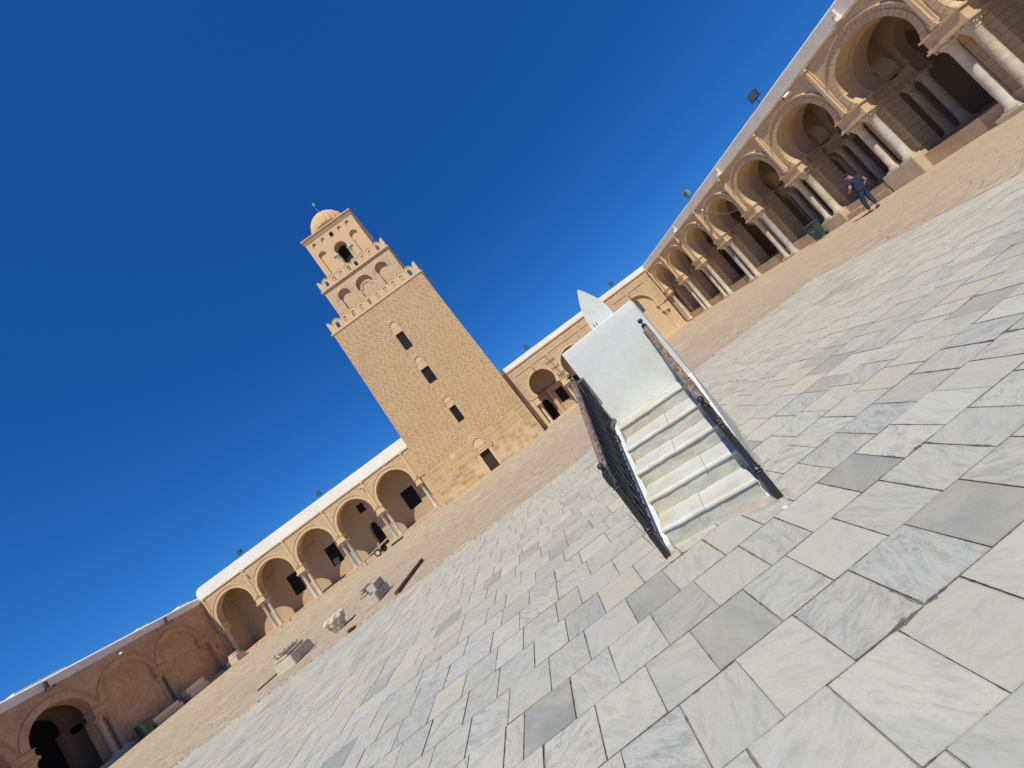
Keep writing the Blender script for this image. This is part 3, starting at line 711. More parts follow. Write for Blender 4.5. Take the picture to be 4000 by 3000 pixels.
for u, w_ in ((-33.7, 0.5), (-11.42, 0.55)):
    impost(gal, F, u, 2.93, ZS, w_, 0.62)
    add_column(gal, u, YN+0.3, 0.25, 2.93, 0.165, 0.32)
pilaster(gal, F, -11.3, ZS+0.12, 6.36); pilaster(gal, F, -33.75, ZS+0.12, 6.36)
# brick pier beside the minaret
pb = MB(); pb.box(-11.05, -9.75, YN+0.05, YN+0.62, 0, ZS); pb.box(-11.12, -9.75, YN-0.02, YN+0.62, ZS-0.12, ZS+0.003)
kid("pier", pb, MAT['arcwall'], gal)
# back wall with openings, floor, ceiling
FB = FN(YB)
wh = [hole(-18.4, 0.42, 2.45, zs=2.2, zb=0.25, hw=0.52, m=0.14, depth=0.5),
      hole(-13.74, 0, 0, kind='rect', w=1.46, z0=1.5, z1=3.5, depth=0.25), hole(-18.42, 0, 0, kind='rect', w=0.74, z0=4.22, z1=5.1, depth=0.25),
      hole(-23.12, 0, 0, kind='rect', w=1.26, z0=1.55, z1=3.55, depth=0.25), hole(-27.72, 0, 0, kind='rect', w=1.24, z0=1.48, z1=3.55, depth=0.25)]
bw = MB(); panel(bw, FB, -38.5, -9.7, 0.25, 6.3, wh, 0.6, back=False); kid("back_wall", bw, MAT['inner'], gal)
for h_, nb in zip(wh[1:], ((7, 10), (4, 5), (6, 10), (6, 10))):
    grille_window(gal, FB, h_['x0'], h_['x1'], h_['z0'], h_['z1'], 0.12, nb)
lt = MB()
for i in range(5): lt.prism([(-23.55+i*0.13, 1.62), (-23.51+i*0.13, 1.62), (-23.51+i*0.13, 2.15), (-23.55+i*0.13, 2.15)], FB, 0.03, 0.045)
for i in range(4): lt.prism([(-23.57, 1.64+i*0.16), (-22.97, 1.64+i*0.16), (-22.97, 1.68+i*0.16), (-23.57, 1.68+i*0.16)], FB, 0.015, 0.029)
kid("lattice", lt, MAT['paleblind'], gal)
dr = MB(); fill(dr, FB, dict(wh[0]), 0.45); kid("doorway", dr, MAT['void'], gal)
fr = MB(); arc_strip(fr, FB, -18.4, 2.45, 0.46, 0.60, math.asin(-0.25/0.46), -0.03, 0.02)
kid("door_surround", fr, MAT['inner'], gal)
cf = MB(); cf.box(-38.4, -9.7, YN+0.62, YB, 6.2, 6.44); kid("ceiling", cf, MAT['inner'], gal)
lf = MB(); lf.box(-38.4, -9.75, YN-0.25, YB, 0.0, 0.25); kid("floor", lf, MAT['ledge2'], gal)
random.seed(5)
x = -33.8
while x < -11.0:   # broken stones along the ledge front
    w_ = random.uniform(0.25, 0.9); h_ = random.uniform(0.12, 0.27); d_ = random.uniform(0.03, 0.12)
    rb = MB(); rb.box(x, x+w_, YN-0.25-d_, YN-0.252, 0.0, h_); x += w_+random.uniform(0.01, 0.06)
    kid("ledge_stone", rb, MAT['ledge2'], gal)
for i, u in enumerate(cs):
    sp_ = MB(); sp_.bar((u-0.2, YN+1.6, 4.75), (u+0.0, YN+1.7, 4.75), 0.02)
ew = MB(); ew.box(-34.55, -34.02, YN, YB, 0.25, 6.2); kid("end_wall", ew, MAT['inner'], gal)
for u in (-31.9, -27.4, -22.9):
    tr = MB(); tr.tube([(u-1.3, YN+0.5, 4.35), (u-0.5, YN+1.6, 4.75)], 0.018, 6); kid("tie_rod", tr, MAT['grille'], gal)

# ------------------------------------------------------------------ north gallery right of the minaret
gr = thing("arcade_gallery", "sunlit arcade gallery right of the minaret, with low horseshoe arches and one blind arch", "arcade", (9.2, YN, 0))
arcs = [(3.44, 1.30, 3.66), (7.25, 1.46, 3.50), (11.15, 1.46, 3.50)]
ZR = 2.95
hs = [hole(c, r, cz, zs=ZR, m=0.05) for c, r, cz in arcs]+[hole(15.12, 1.47, 3.52, zs=ZR, m=0.05, depth=0.22)]
mb = MB(); panel(mb, F, 0.45, 17.75, ZR, 6.46, hs, 0.62)
kid("wall", mb, MAT['arcwall'], gr)
for c, r, cz in arcs+[(15.12, 1.47, 3.52)]:
    a0 = math.asin((ZR-cz)/r); vb = MB(); voussoirs(vb, F, c, cz, r+0.004, r+0.26, a0+0.03, 21, -0.03, 0.02, 0.014, 0.01)
    av = kid("archivolt", vb, MAT['trim'], gr)
    hb = MB(); arc_strip(hb, F, c, cz, r+0.27, r+0.31, math.asin(max(-1, (ZR+.02-cz)/(r+.31))), -0.05, 0.02); kid("hood_mould", hb, MAT['trim'], av)
pw = MB()
wi = hole(15.28, 0.25, 4.36, zs=4.36, zb=3.25, hw=0.25, m=0.06, depth=0.2)
panel(pw, FN(YN+0.22), 13.55, 16.7, 0, 4.985, [wi], 0.3, back=False)
bl = kid("blind_infill", pw, MAT['arcwall_e'], gr)
wg = MB(); fill(wg, FN(YN+0.22), wi, 0.10); wn_ = kid("window", wg, MAT['void'], gr)
gg = MB()
for i in range(4): gg.prism([(15.05+i*0.15, 3.25), (15.07+i*0.15, 3.25), (15.07+i*0.15, 4.5), (15.05+i*0.15, 4.5)], FN(YN+0.22), 0.04, 0.05)
for i in range(7): gg.prism([(15.04, 3.3+i*0.19), (15.52, 3.3+i*0.19), (15.52, 3.32+i*0.19), (15.04, 3.32+i*0.19)], FN(YN+0.22), 0.052, 0.062)
kid("grille", gg, MAT['paleblind'], wn_)
parapet(gr, F, 0.47, 18.5, 6.46, 6.93, 0.9)
cornice(gr, F, 0.5, 17.75, 6.46)
# rectangular frames above the arches
fm = MB()
for a, b in ((1.6, 5.2), (5.45, 9.1), (9.35, 12.9), (13.2, 17.1)):
    fm.prism([(a, 5.62), (b, 5.62), (b, 5.68), (a, 5.68)], F, -0.05, 0.02)
    for x in (a, b-0.06): fm.prism([(x, 3.2), (x+0.06, 3.2), (x+0.06, 5.62), (x, 5.62)], F, -0.03, 0.02) if x in (13.2,) or abs(x-17.04) < .01 else None
kid("string_course", fm, MAT['trim'], gr)
for u in (5.35, 9.2):
    impost(gr, F, u, 2.22, ZR, 1.0, 0.62)
    for s_ in (-1, 1): add_column(gr, u+s_*0.27, YN+0.3, 0.12, 2.22, 0.16, 0.34)
impost(gr, F, 1.93, 2.22, ZR, 0.5, 0.62); add_column(gr, 1.93, YN+0.3, 0.12, 2.22, 0.16, 0.3)
impost(gr, F, 13.3, 2.22, ZR, 0.6, 0.62); add_column(gr, 13.3, YN+0.15, 0.12, 2.22, 0.16, 0.3)
impost(gr, F, 16.95, 2.22, ZR, 0.55, 0.3); add_column(gr, 16.95, YN+0.1, 0.12, 2.22, 0.15, 0.3)
pb = MB(); pb.box(0.5, 1.66, YN+0.04, YN+0.6, 0, ZR); kid("pier", pb, MAT['arcwall_e'], gr)
pb = MB(); pb.box(13.0, 13.55, YN+0.2, YN+0.6, 0, ZR); kid("pier", pb, MAT['arcwall_e'], gr)
pb = MB(); pb.box(16.7, 17.75, YN+0.12, YN+0.6, 0, ZR); kid("pier", pb, MAT['arcwall_e'], gr)
# iron anchors between the first two arches
ia = MB(); ia.bar((5.42, YN-0.06, 2.4), (5.12, YN-0.06, 5.6), 0.045)
for z_, w_ in ((4.9, 0.42), (4.15, 0.36), (3.35, 0.36), (3.05, 0.24)):
    xx = 5.42-0.3*(z_-2.4)/3.2
    ia.bar((xx-w_, YN-0.09, z_), (xx+w_, YN-0.09, z_+0.02), 0.04)
    for s_ in (-1, 1): ia.bar((xx+s_*w_, YN-0.09, z_-0.11), (xx+s_*w_, YN-0.09, z_+0.12), 0.04)
kid("iron_anchor", ia, MAT['beam'], gr)
wh = [hole(2.72, 0.36, 1.98, zs=1.8, zb=0.12, hw=0.42, m=0.08, depth=0.5), hole(4.55, 0, 0, kind='rect', w=0.9, z0=1.0, z1=2.46, depth=0.2), hole(6.9, 0, 0, kind='rect', w=0.9, z0=1.0, z1=2.5, depth=0.2)]
bw = MB(); panel(bw, FB, 0.5, 21.0, 0.12, 6.3, wh, 0.6, back=False); kid("back_wall", bw, MAT['inner'], gr)
for h_ in wh[1:]: grille_window(gr, FB, h_['x0'], h_['x1'], h_['z0'], h_['z1'], 0.12, (6, 8))
dr = MB(); fill(dr, FB, wh[0], 0.45); kid("doorway", dr, MAT['void'], gr)
ip = MB(); ip.box(3.35, 3.75, YB-0.5, YB, 0.12, 3.0); ip.box(1.0, 6.5, YB-0.25, YB, 2.95, 3.05); kid("inner_pilaster", ip, MAT['inner'], gr)
cf = MB(); cf.box(0.5, 21, YN+0.62, YB, 6.2, 6.44); kid("ceiling", cf, MAT['inner'], gr)
lf = MB(); lf.box(0.8, 17.75, YN-0.1, YB, 0.0, 0.12); kid("floor", lf, MAT['trim'], gr)

# ------------------------------------------------------------------ east gallery (right side of the picture)
random.seed(21)
XE = 17.8
F = FE(XE)
ge = thing("arcade_gallery", "shaded arcade gallery at right with paired marble columns and a grey-white parapet", "arcade", (XE, 20, 0))
piers = [0.9, 4.34, 7.79, 11.24, 14.68, 18.20, 21.70, 25.15, 28.60, 31.95, 35.25]
ZE = 3.66
arcs = [((a+b)/2, 1.35, 4.27) for a, b in zip(piers[:-1], piers[1:])]
mb = MB(); panel(mb, F, piers[0]-0.6, 35.68, ZE, 6.28, [hole(c, r, cz, zs=ZE, m=0.05) for c, r, cz in arcs], 0.6)
kid("wall", mb, MAT['arcwall_e'], ge)
# second, deeper ring of each bay carried by the stone piers
mb = MB(); panel(mb, FE(XE+0.603), piers[0]-0.6, 35.68, ZE, 6.28, [hole(c, 1.22, 4.22, zs=ZE, m=0.05) for c, r, cz in arcs], 0.75)
kid("inner_arch_wall", mb, MAT['inner'], ge)
for c, r, cz in arcs:
    a0 = math.asin((ZE-cz)/r)
    vb = MB(); voussoirs(vb, F, c, cz, r+0.004, r+0.20, a0+0.03, 30, -0.035, 0.02, 0.010, 0.006)
    av = kid("archivolt", vb, MAT['arcwall_e'], ge)
    hb = MB(); a1 = math.asin((ZE+0.1-cz)/(r+0.36))
    voussoirs(hb, F, c, cz, r+0.21, r+0.34, a1, 44, -0.02, 0.02, 0.022, 0.0)
    arc_strip(hb, F, c, cz, r+0.345, r+0.39, a1, -0.085, 0.02)
    kid("hood_mould", hb, MAT['trim'], av)
ped = {14.68: 0.72, 18.20: 0.55, 11.24: 0.16, 7.79: 0.3, 4.34: 0.3, 0.9: 0.3}
for i, u in enumerate(piers):
    z0 = ped.get(u, 0.08)
    if i < len(piers)-1:
        impost(ge, F, u, 3.13, ZE, 1.02, 0.6)
        for k, s_ in enumerate((-1, 1)):
            add_column(ge, XE+0.26, u+s_*0.29, z0, 3.13, 0.158, 0.30 if (i+k) % 3 else 0.34, 'column')
        pl = MB(); pl.box(XE-0.10, XE+0.66, u-0.62, u+0.62, -0.01, z0); kid("plinth", pl, MAT['plinth'], ge, bevel=0.02)
    else:
        impost(ge, F, 35.2, 3.13, ZE, 0.6, 0.6); add_column(ge, XE+0.26, 35.2, z0, 3.13, 0.165, 0.30)
    pilaster(ge, F, u if i < len(piers)-1 else 35.3, ZE+0.02, 6.2, 0.11, 0.13)
    # stone pier behind the columns
    pr_ = MB(); pr_.box(XE+0.78, XE+1.55, u-0.42, u+0.42, 0.3, ZE-0.14); pr_.box(XE+0.72, XE+1.6, u-0.50, u+0.50, ZE-0.14, ZE-0.002)
    kid("pier", pr_, MAT['piercourse'], ge)
def coped(F, a, b, z0, z1):
    mb = MB(); n = 24
    for k in range(n):
        u0, u1 = a+(b-a)*k/n, a+(b-a)*(k+1)/n
        q0, q1 = 0.012*noise.noise((u0*0.9, z0, 1)), 0.012*noise.noise((u1*0.9, z0, 1))
        sec = [(-0.02, z0), (-0.02, z1-0.15), (0.0, z1-0.125), (0.36, z1), (0.55, z1), (0.55, z0)]
        A_ = [F(u0, z+(q0 if z > z0 else 0), d+q0) for d, z in sec]; B_ = [F(u1, z+(q1 if z > z0 else 0), d+q1) for d, z in sec]
        m_ = len(sec); fs = [(i, (i+1) % m_, m_+(i+1) % m_, m_+i) for i in range(m_)]
        if k == 0: fs.append(tuple(range(m_)))
        if k == n-1: fs.append(tuple(range(m_, 2*m_)))
        mb.add(A_+B_, fs)
    return mb
kid("parapet", coped(F, piers[0]-0.6, 35.7, 6.28, 6.98), MAT['oldwhite'], ge)
for u in (12.75, 21.3, 27.9):
    mb = MB(); mb.bar((XE-0.06, u, 6.72), (XE-0.06, u, 6.40), 0.09); mb.box(XE-0.30, XE+0.02, u-0.07, u+0.07, 6.26, 6.40); kid('waterspout', mb, MAT['oldwhite'], ge)
cornice(ge, F, piers[0]-0.6, 35.65, 6.28, 'arcwall_e')
fl_ = MB(); fl_.box(XE+0.30, XE+9, piers[0]-0.6, 36.5, 0.0, 0.55)
kid("floor", fl_, MAT['ledge'], ge)
st_ = MB(); random.seed(2)     # rough stone blocks along the foot of the ledge
y = 15.36
while y < 17.4:
    w_ = random.uniform(0.5, 0.8); st_ = MB(); st_.box(XE-0.12, XE+0.28, y, min(y+w_, 17.5), 0, random.uniform(0.2, 0.27)); kid("ledge_stone", st_, MAT['ledge'], ge, bevel=0.02); y += w_+0.02
# second row of columns, inner arches, back wall and ceiling
for dep_, full in ((2.75, True), (5.7, False)):
    FI = FE(XE+dep_)
    mb = MB(); panel(mb, FI, piers[0]-0.6, 36.4, 3.75, 5.9, [hole(c, 1.28, 4.2, zs=3.75, m=0.06) for c, r, cz in arcs], 0.55)
    kid("inner_arch_wall", mb, MAT['inner_e'], ge)
    for i, u in enumerate(piers[1:-1]):
        impost(ge, FI, u, 3.2, 3.75, 0.9, 0.55, 'inner_e')
        for s_ in (-1, 1): add_column(ge, XE+dep_+0.28, u+s_*0.27, 0.55, 3.2, 0.16, 0.3)
bk = MB(); bk.box(XE+8.6, XE+9.0, -1, 36.5, 0, 6.2); kid("back_wall", bk, MAT['inner_e'], ge)
bk = MB(); bk.box(XE+0.62, XE+9.0, 36.5, 36.9, 0, 6.2); bk.box(XE+0.02, XE+0.62, 35.42, 35.75, 0, ZE); kid("end_wall", bk, MAT['inner_e'], ge)
cl = MB(); cl.box(XE+1.36, XE+9.0, 0.3, 36.4, 5.9, 6.27); kid("ceiling", cl, MAT['inner_e'], ge)
# cross arches from the outer piers to the inner row
for u in piers[1:-1]:
    Fx = lambda a, z, d, u=u: (a, u+d, z)
    cx = XE+2.05; mb = MB(); panel(mb, Fx, XE+1.36, XE+2.747, ZE+0.10, 5.9, [hole(cx, 0.60, 4.10, zs=ZE+0.10, m=0.05)], 0.5, ends=False)
    for j_, p in enumerate(mb.v): mb.v[j_] = (p[0], p[1]-0.25, p[2])
    kid("cross_arch", mb, MAT['inner_e'], ge)
    tr = MB(); tr.bar((XE+1.5, u, 3.72), (XE+2.9, u, 3.72), 0.05); kid("tie_rod", tr, MAT['grille'], ge)

# ------------------------------------------------------------------ west gallery (bottom left, in shade)
random.seed(31)
XW = -34.1
F = FW(XW)
gw = thing("arcade_gallery", "shaded reddish gallery at far left with filled-in arches and engaged columns", "arcade", (XW, 27, 0))
pw_ = [6.0, 10.05, 14.1, 18.15, 22.3, 26.25, 30.3, 34.15]
ZW = 3.5
hs = []
for i, (a, b) in enumerate(zip(pw_[:-1], pw_[1:])):
    c = (a+b)/2; blind = i in (5, 6)
    hs.append(hole(c, 1.55, 3.62, zs=ZW, m=0.1, depth=0.14 if blind else None))
mb = MB(); panel(mb, F, 5.4, 35.7, ZW, 6.2, hs, 0.7); kid("wall", mb, MAT['westwall'], gw)
for i in (5, 6):
    c = (pw_[i]+pw_[i+1])/2
    mb = MB(); mb.prism([(c-1.56, 0.25), (c+1.56, 0.25), (c+1.56, 5.18), (c-1.56, 5.18)], FW(XW-0.14), 0, 0.1); kid("blind_infill", mb, MAT['westwall'], gw)
for h_ in hs:
    hb = MB(); arc_strip(hb, F, h_['cx'], 3.62, 1.56, 1.95, 0.0, -0.012, 0.01); arc_strip(hb, F, h_['cx'], 3.62, 1.93, 1.99, 0.0, -0.05, -0.012); kid("archivolt", hb, MAT['westwall'], gw)
for i, u in enumerate(pw_):
    impost(gw, F, u, 2.92, ZW, 0.95, 0.6, 'westwall')
    if i < 7:
        for s_ in (-1, 1): add_column(gw, XW-0.22, u+s_*0.3, 0.25, 2.92, 0.19, 0.3, 'column_old', 'westwall')
    pb = MB(); pb.box(XW-0.9, XW-0.40, u-0.5, u+0.5, 0.25, 2.92); kid("pier", pb, MAT['westwall'], gw)
mb = MB(); wi = hole(35.05, 0.12, 2.25, zs=2.25, zb=1.95, hw=0.12, m=0.04, depth=0.15)
panel(mb, FW(XW-0.06), 34.62, 35.7, 0.25, ZW, [wi], 0.4, back=False); fill(mb, FW(XW-0.06), wi, 0.15); kid("end_wall", mb, MAT['westwall'], gw)
kid("parapet", coped(F, 5.4, 35.72, 6.2, 6.86), MAT['oldwhite'], gw)
for a, b, z_ in ((23.6, 26.2, 7.02), (31.0, 31.8, 7.0), (19.0, 22.0, 7.0), (34.6, 35.6, 7.05)):
    mb = MB(); mb.box(XW-1.6, XW-0.75, a, b, 6.6, z_); kid("roof_upstand", mb, MAT['white'], gw)
lf = MB(); lf.box(XW-4.5, XW+0.35, 5.4, YN-0.26, 0, 0.25); kid("floor", lf, MAT['greystone'], gw)
cf = MB(); cf.box(XW-4.5, XW-0.55, 5.4, 40, 5.95, 6.75); kid("roof", cf, MAT['white'], gw)
# inner wall seen through the open arch: horseshoe doorway and a small window
FBW = FW(XW-3.2)
wh = [hole(25.45, 1.2, 4.05, zs=3.5, zb=0.25, hw=0.85, m=0.04, depth=0.5), hole(27.1, 0, 0, kind='rect', w=0.72, z0=2.98, z1=3.45, depth=0.3)]
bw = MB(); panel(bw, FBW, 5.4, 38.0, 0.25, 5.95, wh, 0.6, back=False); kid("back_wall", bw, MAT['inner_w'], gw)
bw = MB(); fill(bw, FBW, wh[0], 0.5); kid("doorway", bw, MAT['void'], gw)
grille_window(gw, FBW, 26.74, 27.46, 2.98, 3.45, 0.12, (4, 3))
for u in (24.4, 32.3):
    mb = MB(); mb.box(XW+0.03, XW+0.14, u-0.07, u+0.07, 6.15, 6.6); mb.box(XW+0.03, XW+0.5, u-0.09, u+0.09, 6.02, 6.15); kid("downspout", mb, MAT['beam'], gw)

# ------------------------------------------------------------------ minaret
random.seed(41)
mn = thing("minaret", "tall square three-tiered minaret of tan brick with a small ribbed dome", "minaret", (-4.52, 38.6, 0))
def taper(z):   # front face leans back a little
    return 33.25+0.30*z/18.45
CX = -4.52
def FT(u, z, d=0):
    k = z/18.45; hw0, hw1 = 5.32, 4.96
    uu = CX+(u-CX)*(1+(hw1/hw0-1)*k)
    return (uu, taper(z)+d, z)
X0, X1 = CX-5.32, CX+5.32
wins = [(-4.83, -4.16, 5.09, 6.60, 0.33, 0.64, 7.38), (-4.93, -4.06, 9.42, 10.92, 0.36, 0.67, 11.85), (-4.92, -4.09, 13.25, 14.97, 0.37, 0.66, 15.88)]
holes = [hole((a+b)/2, 0, 0, kind='rect', w=b-a, z0=z0, z1=z1, depth=0.25) for a, b, z0, z1, *_ in wins]
mb = MB(); panel(mb, FT, X0, X1, 3.3, 18.42, holes, 0.5, back=False)
k0, k1 = 3.3, 18.42
def side(mb, z0, z1, xs_=1):
    p = [FT(X1, z0), FT(X1, z1)]; q = [FT(X0, z0), FT(X0, z1)]
    b0 = 2*38.6-p[0][1]; b1 = 2*38.6-p[1][1]
    mb.add([p[0], (p[0][0], b0, z0), (p[1][0], b1, z1), p[1]], [(0, 1, 2, 3)])
    mb.add([q[0], (q[0][0], b0, z0), (q[1][0], b1, z1), q[1]], [(0, 1, 2, 3)])
    mb.add([(p[0][0], b0, z0), (q[0][0], b0, z0), (q[1][0], b1, z1), (p[1][0], b1, z1)], [(0, 1, 2, 3)])
side(mb, 3.3, 18.42)
kid("lower_storey", mb, MAT['brick'], mn)
mb = MB(); dh = hole(-4.51, 0, 0, kind='rect', w=0.94, z0=0.0, z1=1.78, depth=0.35)
panel(mb, FT, X0, X1, 0, 3.297, [dh], 0.5, back=False); side(mb, 0, 3.297); kid("stone_base", mb, MAT['ashlar'], mn)
# door, frame, lintel, arch
mb = MB(); mb.prism([(-4.98, 0.02), (-4.04, 0.02), (-4.04, 1.78), (-4.98, 1.78)], FT, 0.22, 0.28); dr = kid("door", mb, MAT['darkwood'], mn)
mb = MB()
for x in (-4.75, -4.51, -4.27): mb.prism([(x-.012, 0.03), (x+.012, 0.03), (x+.012, 1.77), (x-.012, 1.77)], FT, 0.205, 0.22)
for z_ in (0.3, 0.75, 1.2, 1.6): mb.prism([(-4.97, z_), (-4.05, z_), (-4.05, z_+.03), (-4.97, z_+.03)], FT, 0.195, 0.204)
kid("door_batten", mb, MAT['grille'], dr)
for a, b in ((-5.30, -5.0), (-4.02, -3.74)):
    mb = MB()
    mb.prism([(a, 0.02), (b, 0.02), (b, 1.80), (a, 1.80)], FT, -0.05, 0.02)
    for k in range(7):
        for cc_ in (0.3, 0.7):
            xx = a+(b-a)*cc_; zz = 0.18+k*0.24
            mb.add(*(lambda c: ([(c[0]-.05, c[1]-.015, c[2]-.06), (c[0]+.05, c[1]-.015, c[2]-.06), (c[0]+.05, c[1]-.015, c[2]+.06), (c[0]-.05, c[1]-.015, c[2]+.06), (c[0], c[1]-.05, c[2])], [(0, 1, 4), (1, 2, 4), (2, 3, 4), (3, 0, 4)]))(FT(xx, zz, -0.036)))
    kid("door_jamb", mb, MAT['trim'], mn)
mb = MB(); mb.prism([(-5.48, 1.80), (-3.52, 1.80), (-3.50, 2.02), (-5.50, 2.02)], FT, -0.09, 0.02); mb.prism([(-5.56, 2.02), (-3.44, 2.02), (-3.44, 2.10), (-5.56, 2.10)], FT, -0.14, 0.02)
for k in range(14): x = -5.42+k*0.14; mb.prism([(x, 1.86), (x+0.08, 1.86), (x+0.06, 1.97), (x+0.02, 1.97)], FT, -0.115, -0.09)
kid("lintel", mb, MAT['trim'], mn)
def relief(cx, cz, r0, r1, zb, n, par):
    a0 = -R_(38); mb = MB(); voussoirs(mb, FT, cx, cz, r0, r1, a0, n, -0.05, 0.01, 0.035, 0.012); av = kid("relief_arch", mb, MAT['ringstone'], par)
    mb = MB(); th = [a0+(PI-2*a0)*k/24 for k in range(25)]
    mb.prism([(cx+(r0-0.01)*math.cos(t_), cz+(r0-0.01)*math.sin(t_)) for t_ in th], FT, -0.015, 0.01); kid("tympanum", mb, MAT['tower_pl'], av)
    mb = MB(); arc_strip(mb, FT, cx, cz, r0-0.01, r0+0.02, a0, -0.09, 0.0); kid("arch_edge", mb, MAT['trim'], av)
relief(-4.51, 2.62, 0.50, 1.02, 2.1, 25, mn)
for a, b, z0, z1, r0, r1, cz in wins:
    relief((a+b)/2, cz, r0, r1, z1, 21, mn)
    grille_window(mn, FT, a, b, z0, z1, 0.14, (5, 10))
    mb = MB()
    for k in range(5):
        x = a+(b-a)*(k+0.5)/5
        mb.prism([(x-(b-a)/11, z1+0.03), (x+(b-a)/11, z1+0.03), (x+(b-a)/11-.01, cz-r0*0.62-0.02), (x-(b-a)/11+.01, cz-r0*0.62-0.02)], FT, -0.04, 0.01)
    kid("flat_arch", mb, MAT['trim'], mn)
def square_ring(mb, cx, cy, h, z0, z1):
    mb.box(cx-h, cx+h, cy-h, cy+h, z0, z1)
CY = 38.6
mb = MB(); square_ring(mb, CX, CY, 5.02, 18.42, 18.52); square_ring(mb, CX, CY, 5.12, 18.523, 18.66)
kid("cornice", mb, MAT['trim'], mn)
# merlons: round-headed with a slot
def merlon_mesh(w, h, th=0.26):
    mb = MB(); r = w/2-0.03; cz = h-r; a = [PI*k/12 for k in range(13)]
    ri = r*0.42; Fm = lambda u, z, d: (u, d, z)
    out = [(r, 0)]+[(r*math.cos(t_), cz+r*math.sin(t_)) for t_ in a]+[(-r, 0)]
    inn = [(ri, 0)]+[(ri*math.cos(t_), cz-0.04+ri*math.sin(t_)) for t_ in a]+[(-ri, 0)]
    mb.strip(out, inn, Fm, -th/2, th/2)
    o2 = [(r+0.03, 0.0)]+[((r+0.03)*math.cos(t_), cz+(r+0.03)*math.sin(t_)) for t_ in a]+[(-r-0.03, 0)]
    i2 = [(r-0.035, 0.0)]+[((r-0.035)*math.cos(t_), cz+(r-0.035)*math.sin(t_)) for t_ in a]+[(-r+0.035, 0)]
    mb.strip(o2, i2, Fm, -th/2-0.035, -th/2+0.01)
    mb.box(-w/2, w/2, -th/2-0.02, th/2, -0.16, 0.0)
    return mb.mesh("merlon")
def corner_mesh(w, h, th=0.3):
    mb = MB(); Fm = lambda u, z, d: (u, d, z)
    curve = [(w*0.52+(-w*0.52)*math.cos(R_(a))+0.0, h*1.06*math.sin(R_(a))) for a in range(0, 91, 10)]
    pts = [(0, 0)]+[(-w*0.42+0.42*w*(1-math.cos(R_(a))), h*1.08*math.sin(R_(a))) for a in (0, 20, 40, 60, 75, 85)]+[(0.0, h*1.1), (0.05, h*1.06), (0.05, 0)]
    pts = [(-w*0.46, 0)]+[(-w*0.46+0.46*w*(1-math.cos(R_(a)))*0.9, h*1.06*math.sin(R_(a))) for a in (12, 25, 40, 55, 70, 82)]+[(0.0, h*1.12), (0.05, h*1.05), (0.05, 0)]
    mb.prism(pts, Fm, -th/2, th/2); mb.prism([(-w*0.5, -0.16), (0.06, -0.16), (0.06, 0), (-w*0.5, 0)], Fm, -th/2-0.02, th/2)
    return mb.mesh("corner_merlon")
def merlons(half, z, n, h, par):
    w = (2*half)/(n+1.0); mm = merlon_mesh(w, h); cm_ = corner_mesh(w, h)
    for m_ in (mm, cm_): m_.materials.append(MAT['trim'])
    for q in range(4):
        rz = (0, PI/2, PI, -PI/2)[q]
        if q == 2: continue
        rm = Matrix.Rotation(rz, 4, 'Z')
        for k in range(n):
            p = rm @ Vector((-half+w*(k+1), -half+0.14, 0))
            put("merlon", mm, None, par, (p.x, CY-par.location.y+p.y, z), (0, 0, rz))
        if q == 0:
            for s_ in (1, -1):
                o = put("corner_merlon", cm_, None, par, (s_*(half-0.06), -half+0.16, z), (0, 0, 0), (s_, 1, 1))
merlons(5.0, 18.82, 10, 0.95, mn)
# second storey
def storey(name, half, z0, z1, holes, mat, fills=True):
    Fs = lambda u, z, d=0: (u, CY-half+d, z)
    mb = MB(); panel(mb, Fs, CX-half, CX+half, z0, z1, holes, 0.5, back=False)
    mb.add([(CX+half, CY-half, z0), (CX+half, CY+half, z0), (CX+half, CY+half, z1), (CX+half, CY-half, z1)], [(0, 1, 2, 3)])
    mb.add([(CX-half, CY-half, z0), (CX-half, CY+half, z0), (CX-half, CY+half, z1), (CX-half, CY-half, z1)], [(0, 1, 2, 3)])
    mb.add([(CX-half, CY+half, z0), (CX+half, CY+half, z0), (CX+half, CY+half, z1), (CX-half, CY+half, z1)], [(0, 1, 2, 3)])
    o = kid(name, mb, MAT[mat], mn)
    return Fs
h2 = [hole(-4.55, 0.86, 21.57, zs=21.25, zb=18.7, hw=0.72, m=0.1, depth=0.34), hole(-6.74, 0.62, 21.85, zs=21.6, zb=18.7, hw=0.52, m=0.1, depth=0.34), hole(-2.38, 0.62, 21.88, zs=21.6, zb=18.7, hw=0.52, m=0.1, depth=0.34)]
F2 = storey("middle_storey", 3.78, 18.52, 23.1, h2, 'brick_fine')
for h_ in h2:
    mb = MB(); fill(mb, F2, h_, 0.34); kid("niche", mb, MAT['brick_fine'], mn)
for cx, cz, r in ((-4.55, 21.57, 0.86), (-6.74, 21.85, 0.62), (-2.38, 21.88, 0.62)):
    mb = MB(); voussoirs(mb, F2, cx, cz, r+0.02, r+0.40, -0.25, 21, -0.03, 0.01, 0.045, 0.02); kid("relief_arch", mb, MAT['ringstone'], mn)
mb = MB(); voussoirs(mb, F2, -4.55, 21.40, 0.42, 0.72, -0.1, 17, 0.28, 0.345, 0.025, 0.0); kid("relief_arch", mb, MAT['ringstone'], mn)
mb = MB(); square_ring(mb, CX, CY, 3.86, 23.1, 23.2); square_ring(mb, CX, CY, 3.95, 23.203, 23.33); kid("cornice", mb, MAT['trim'], mn)
merlons(3.85, 23.47, 8, 0.86, mn)
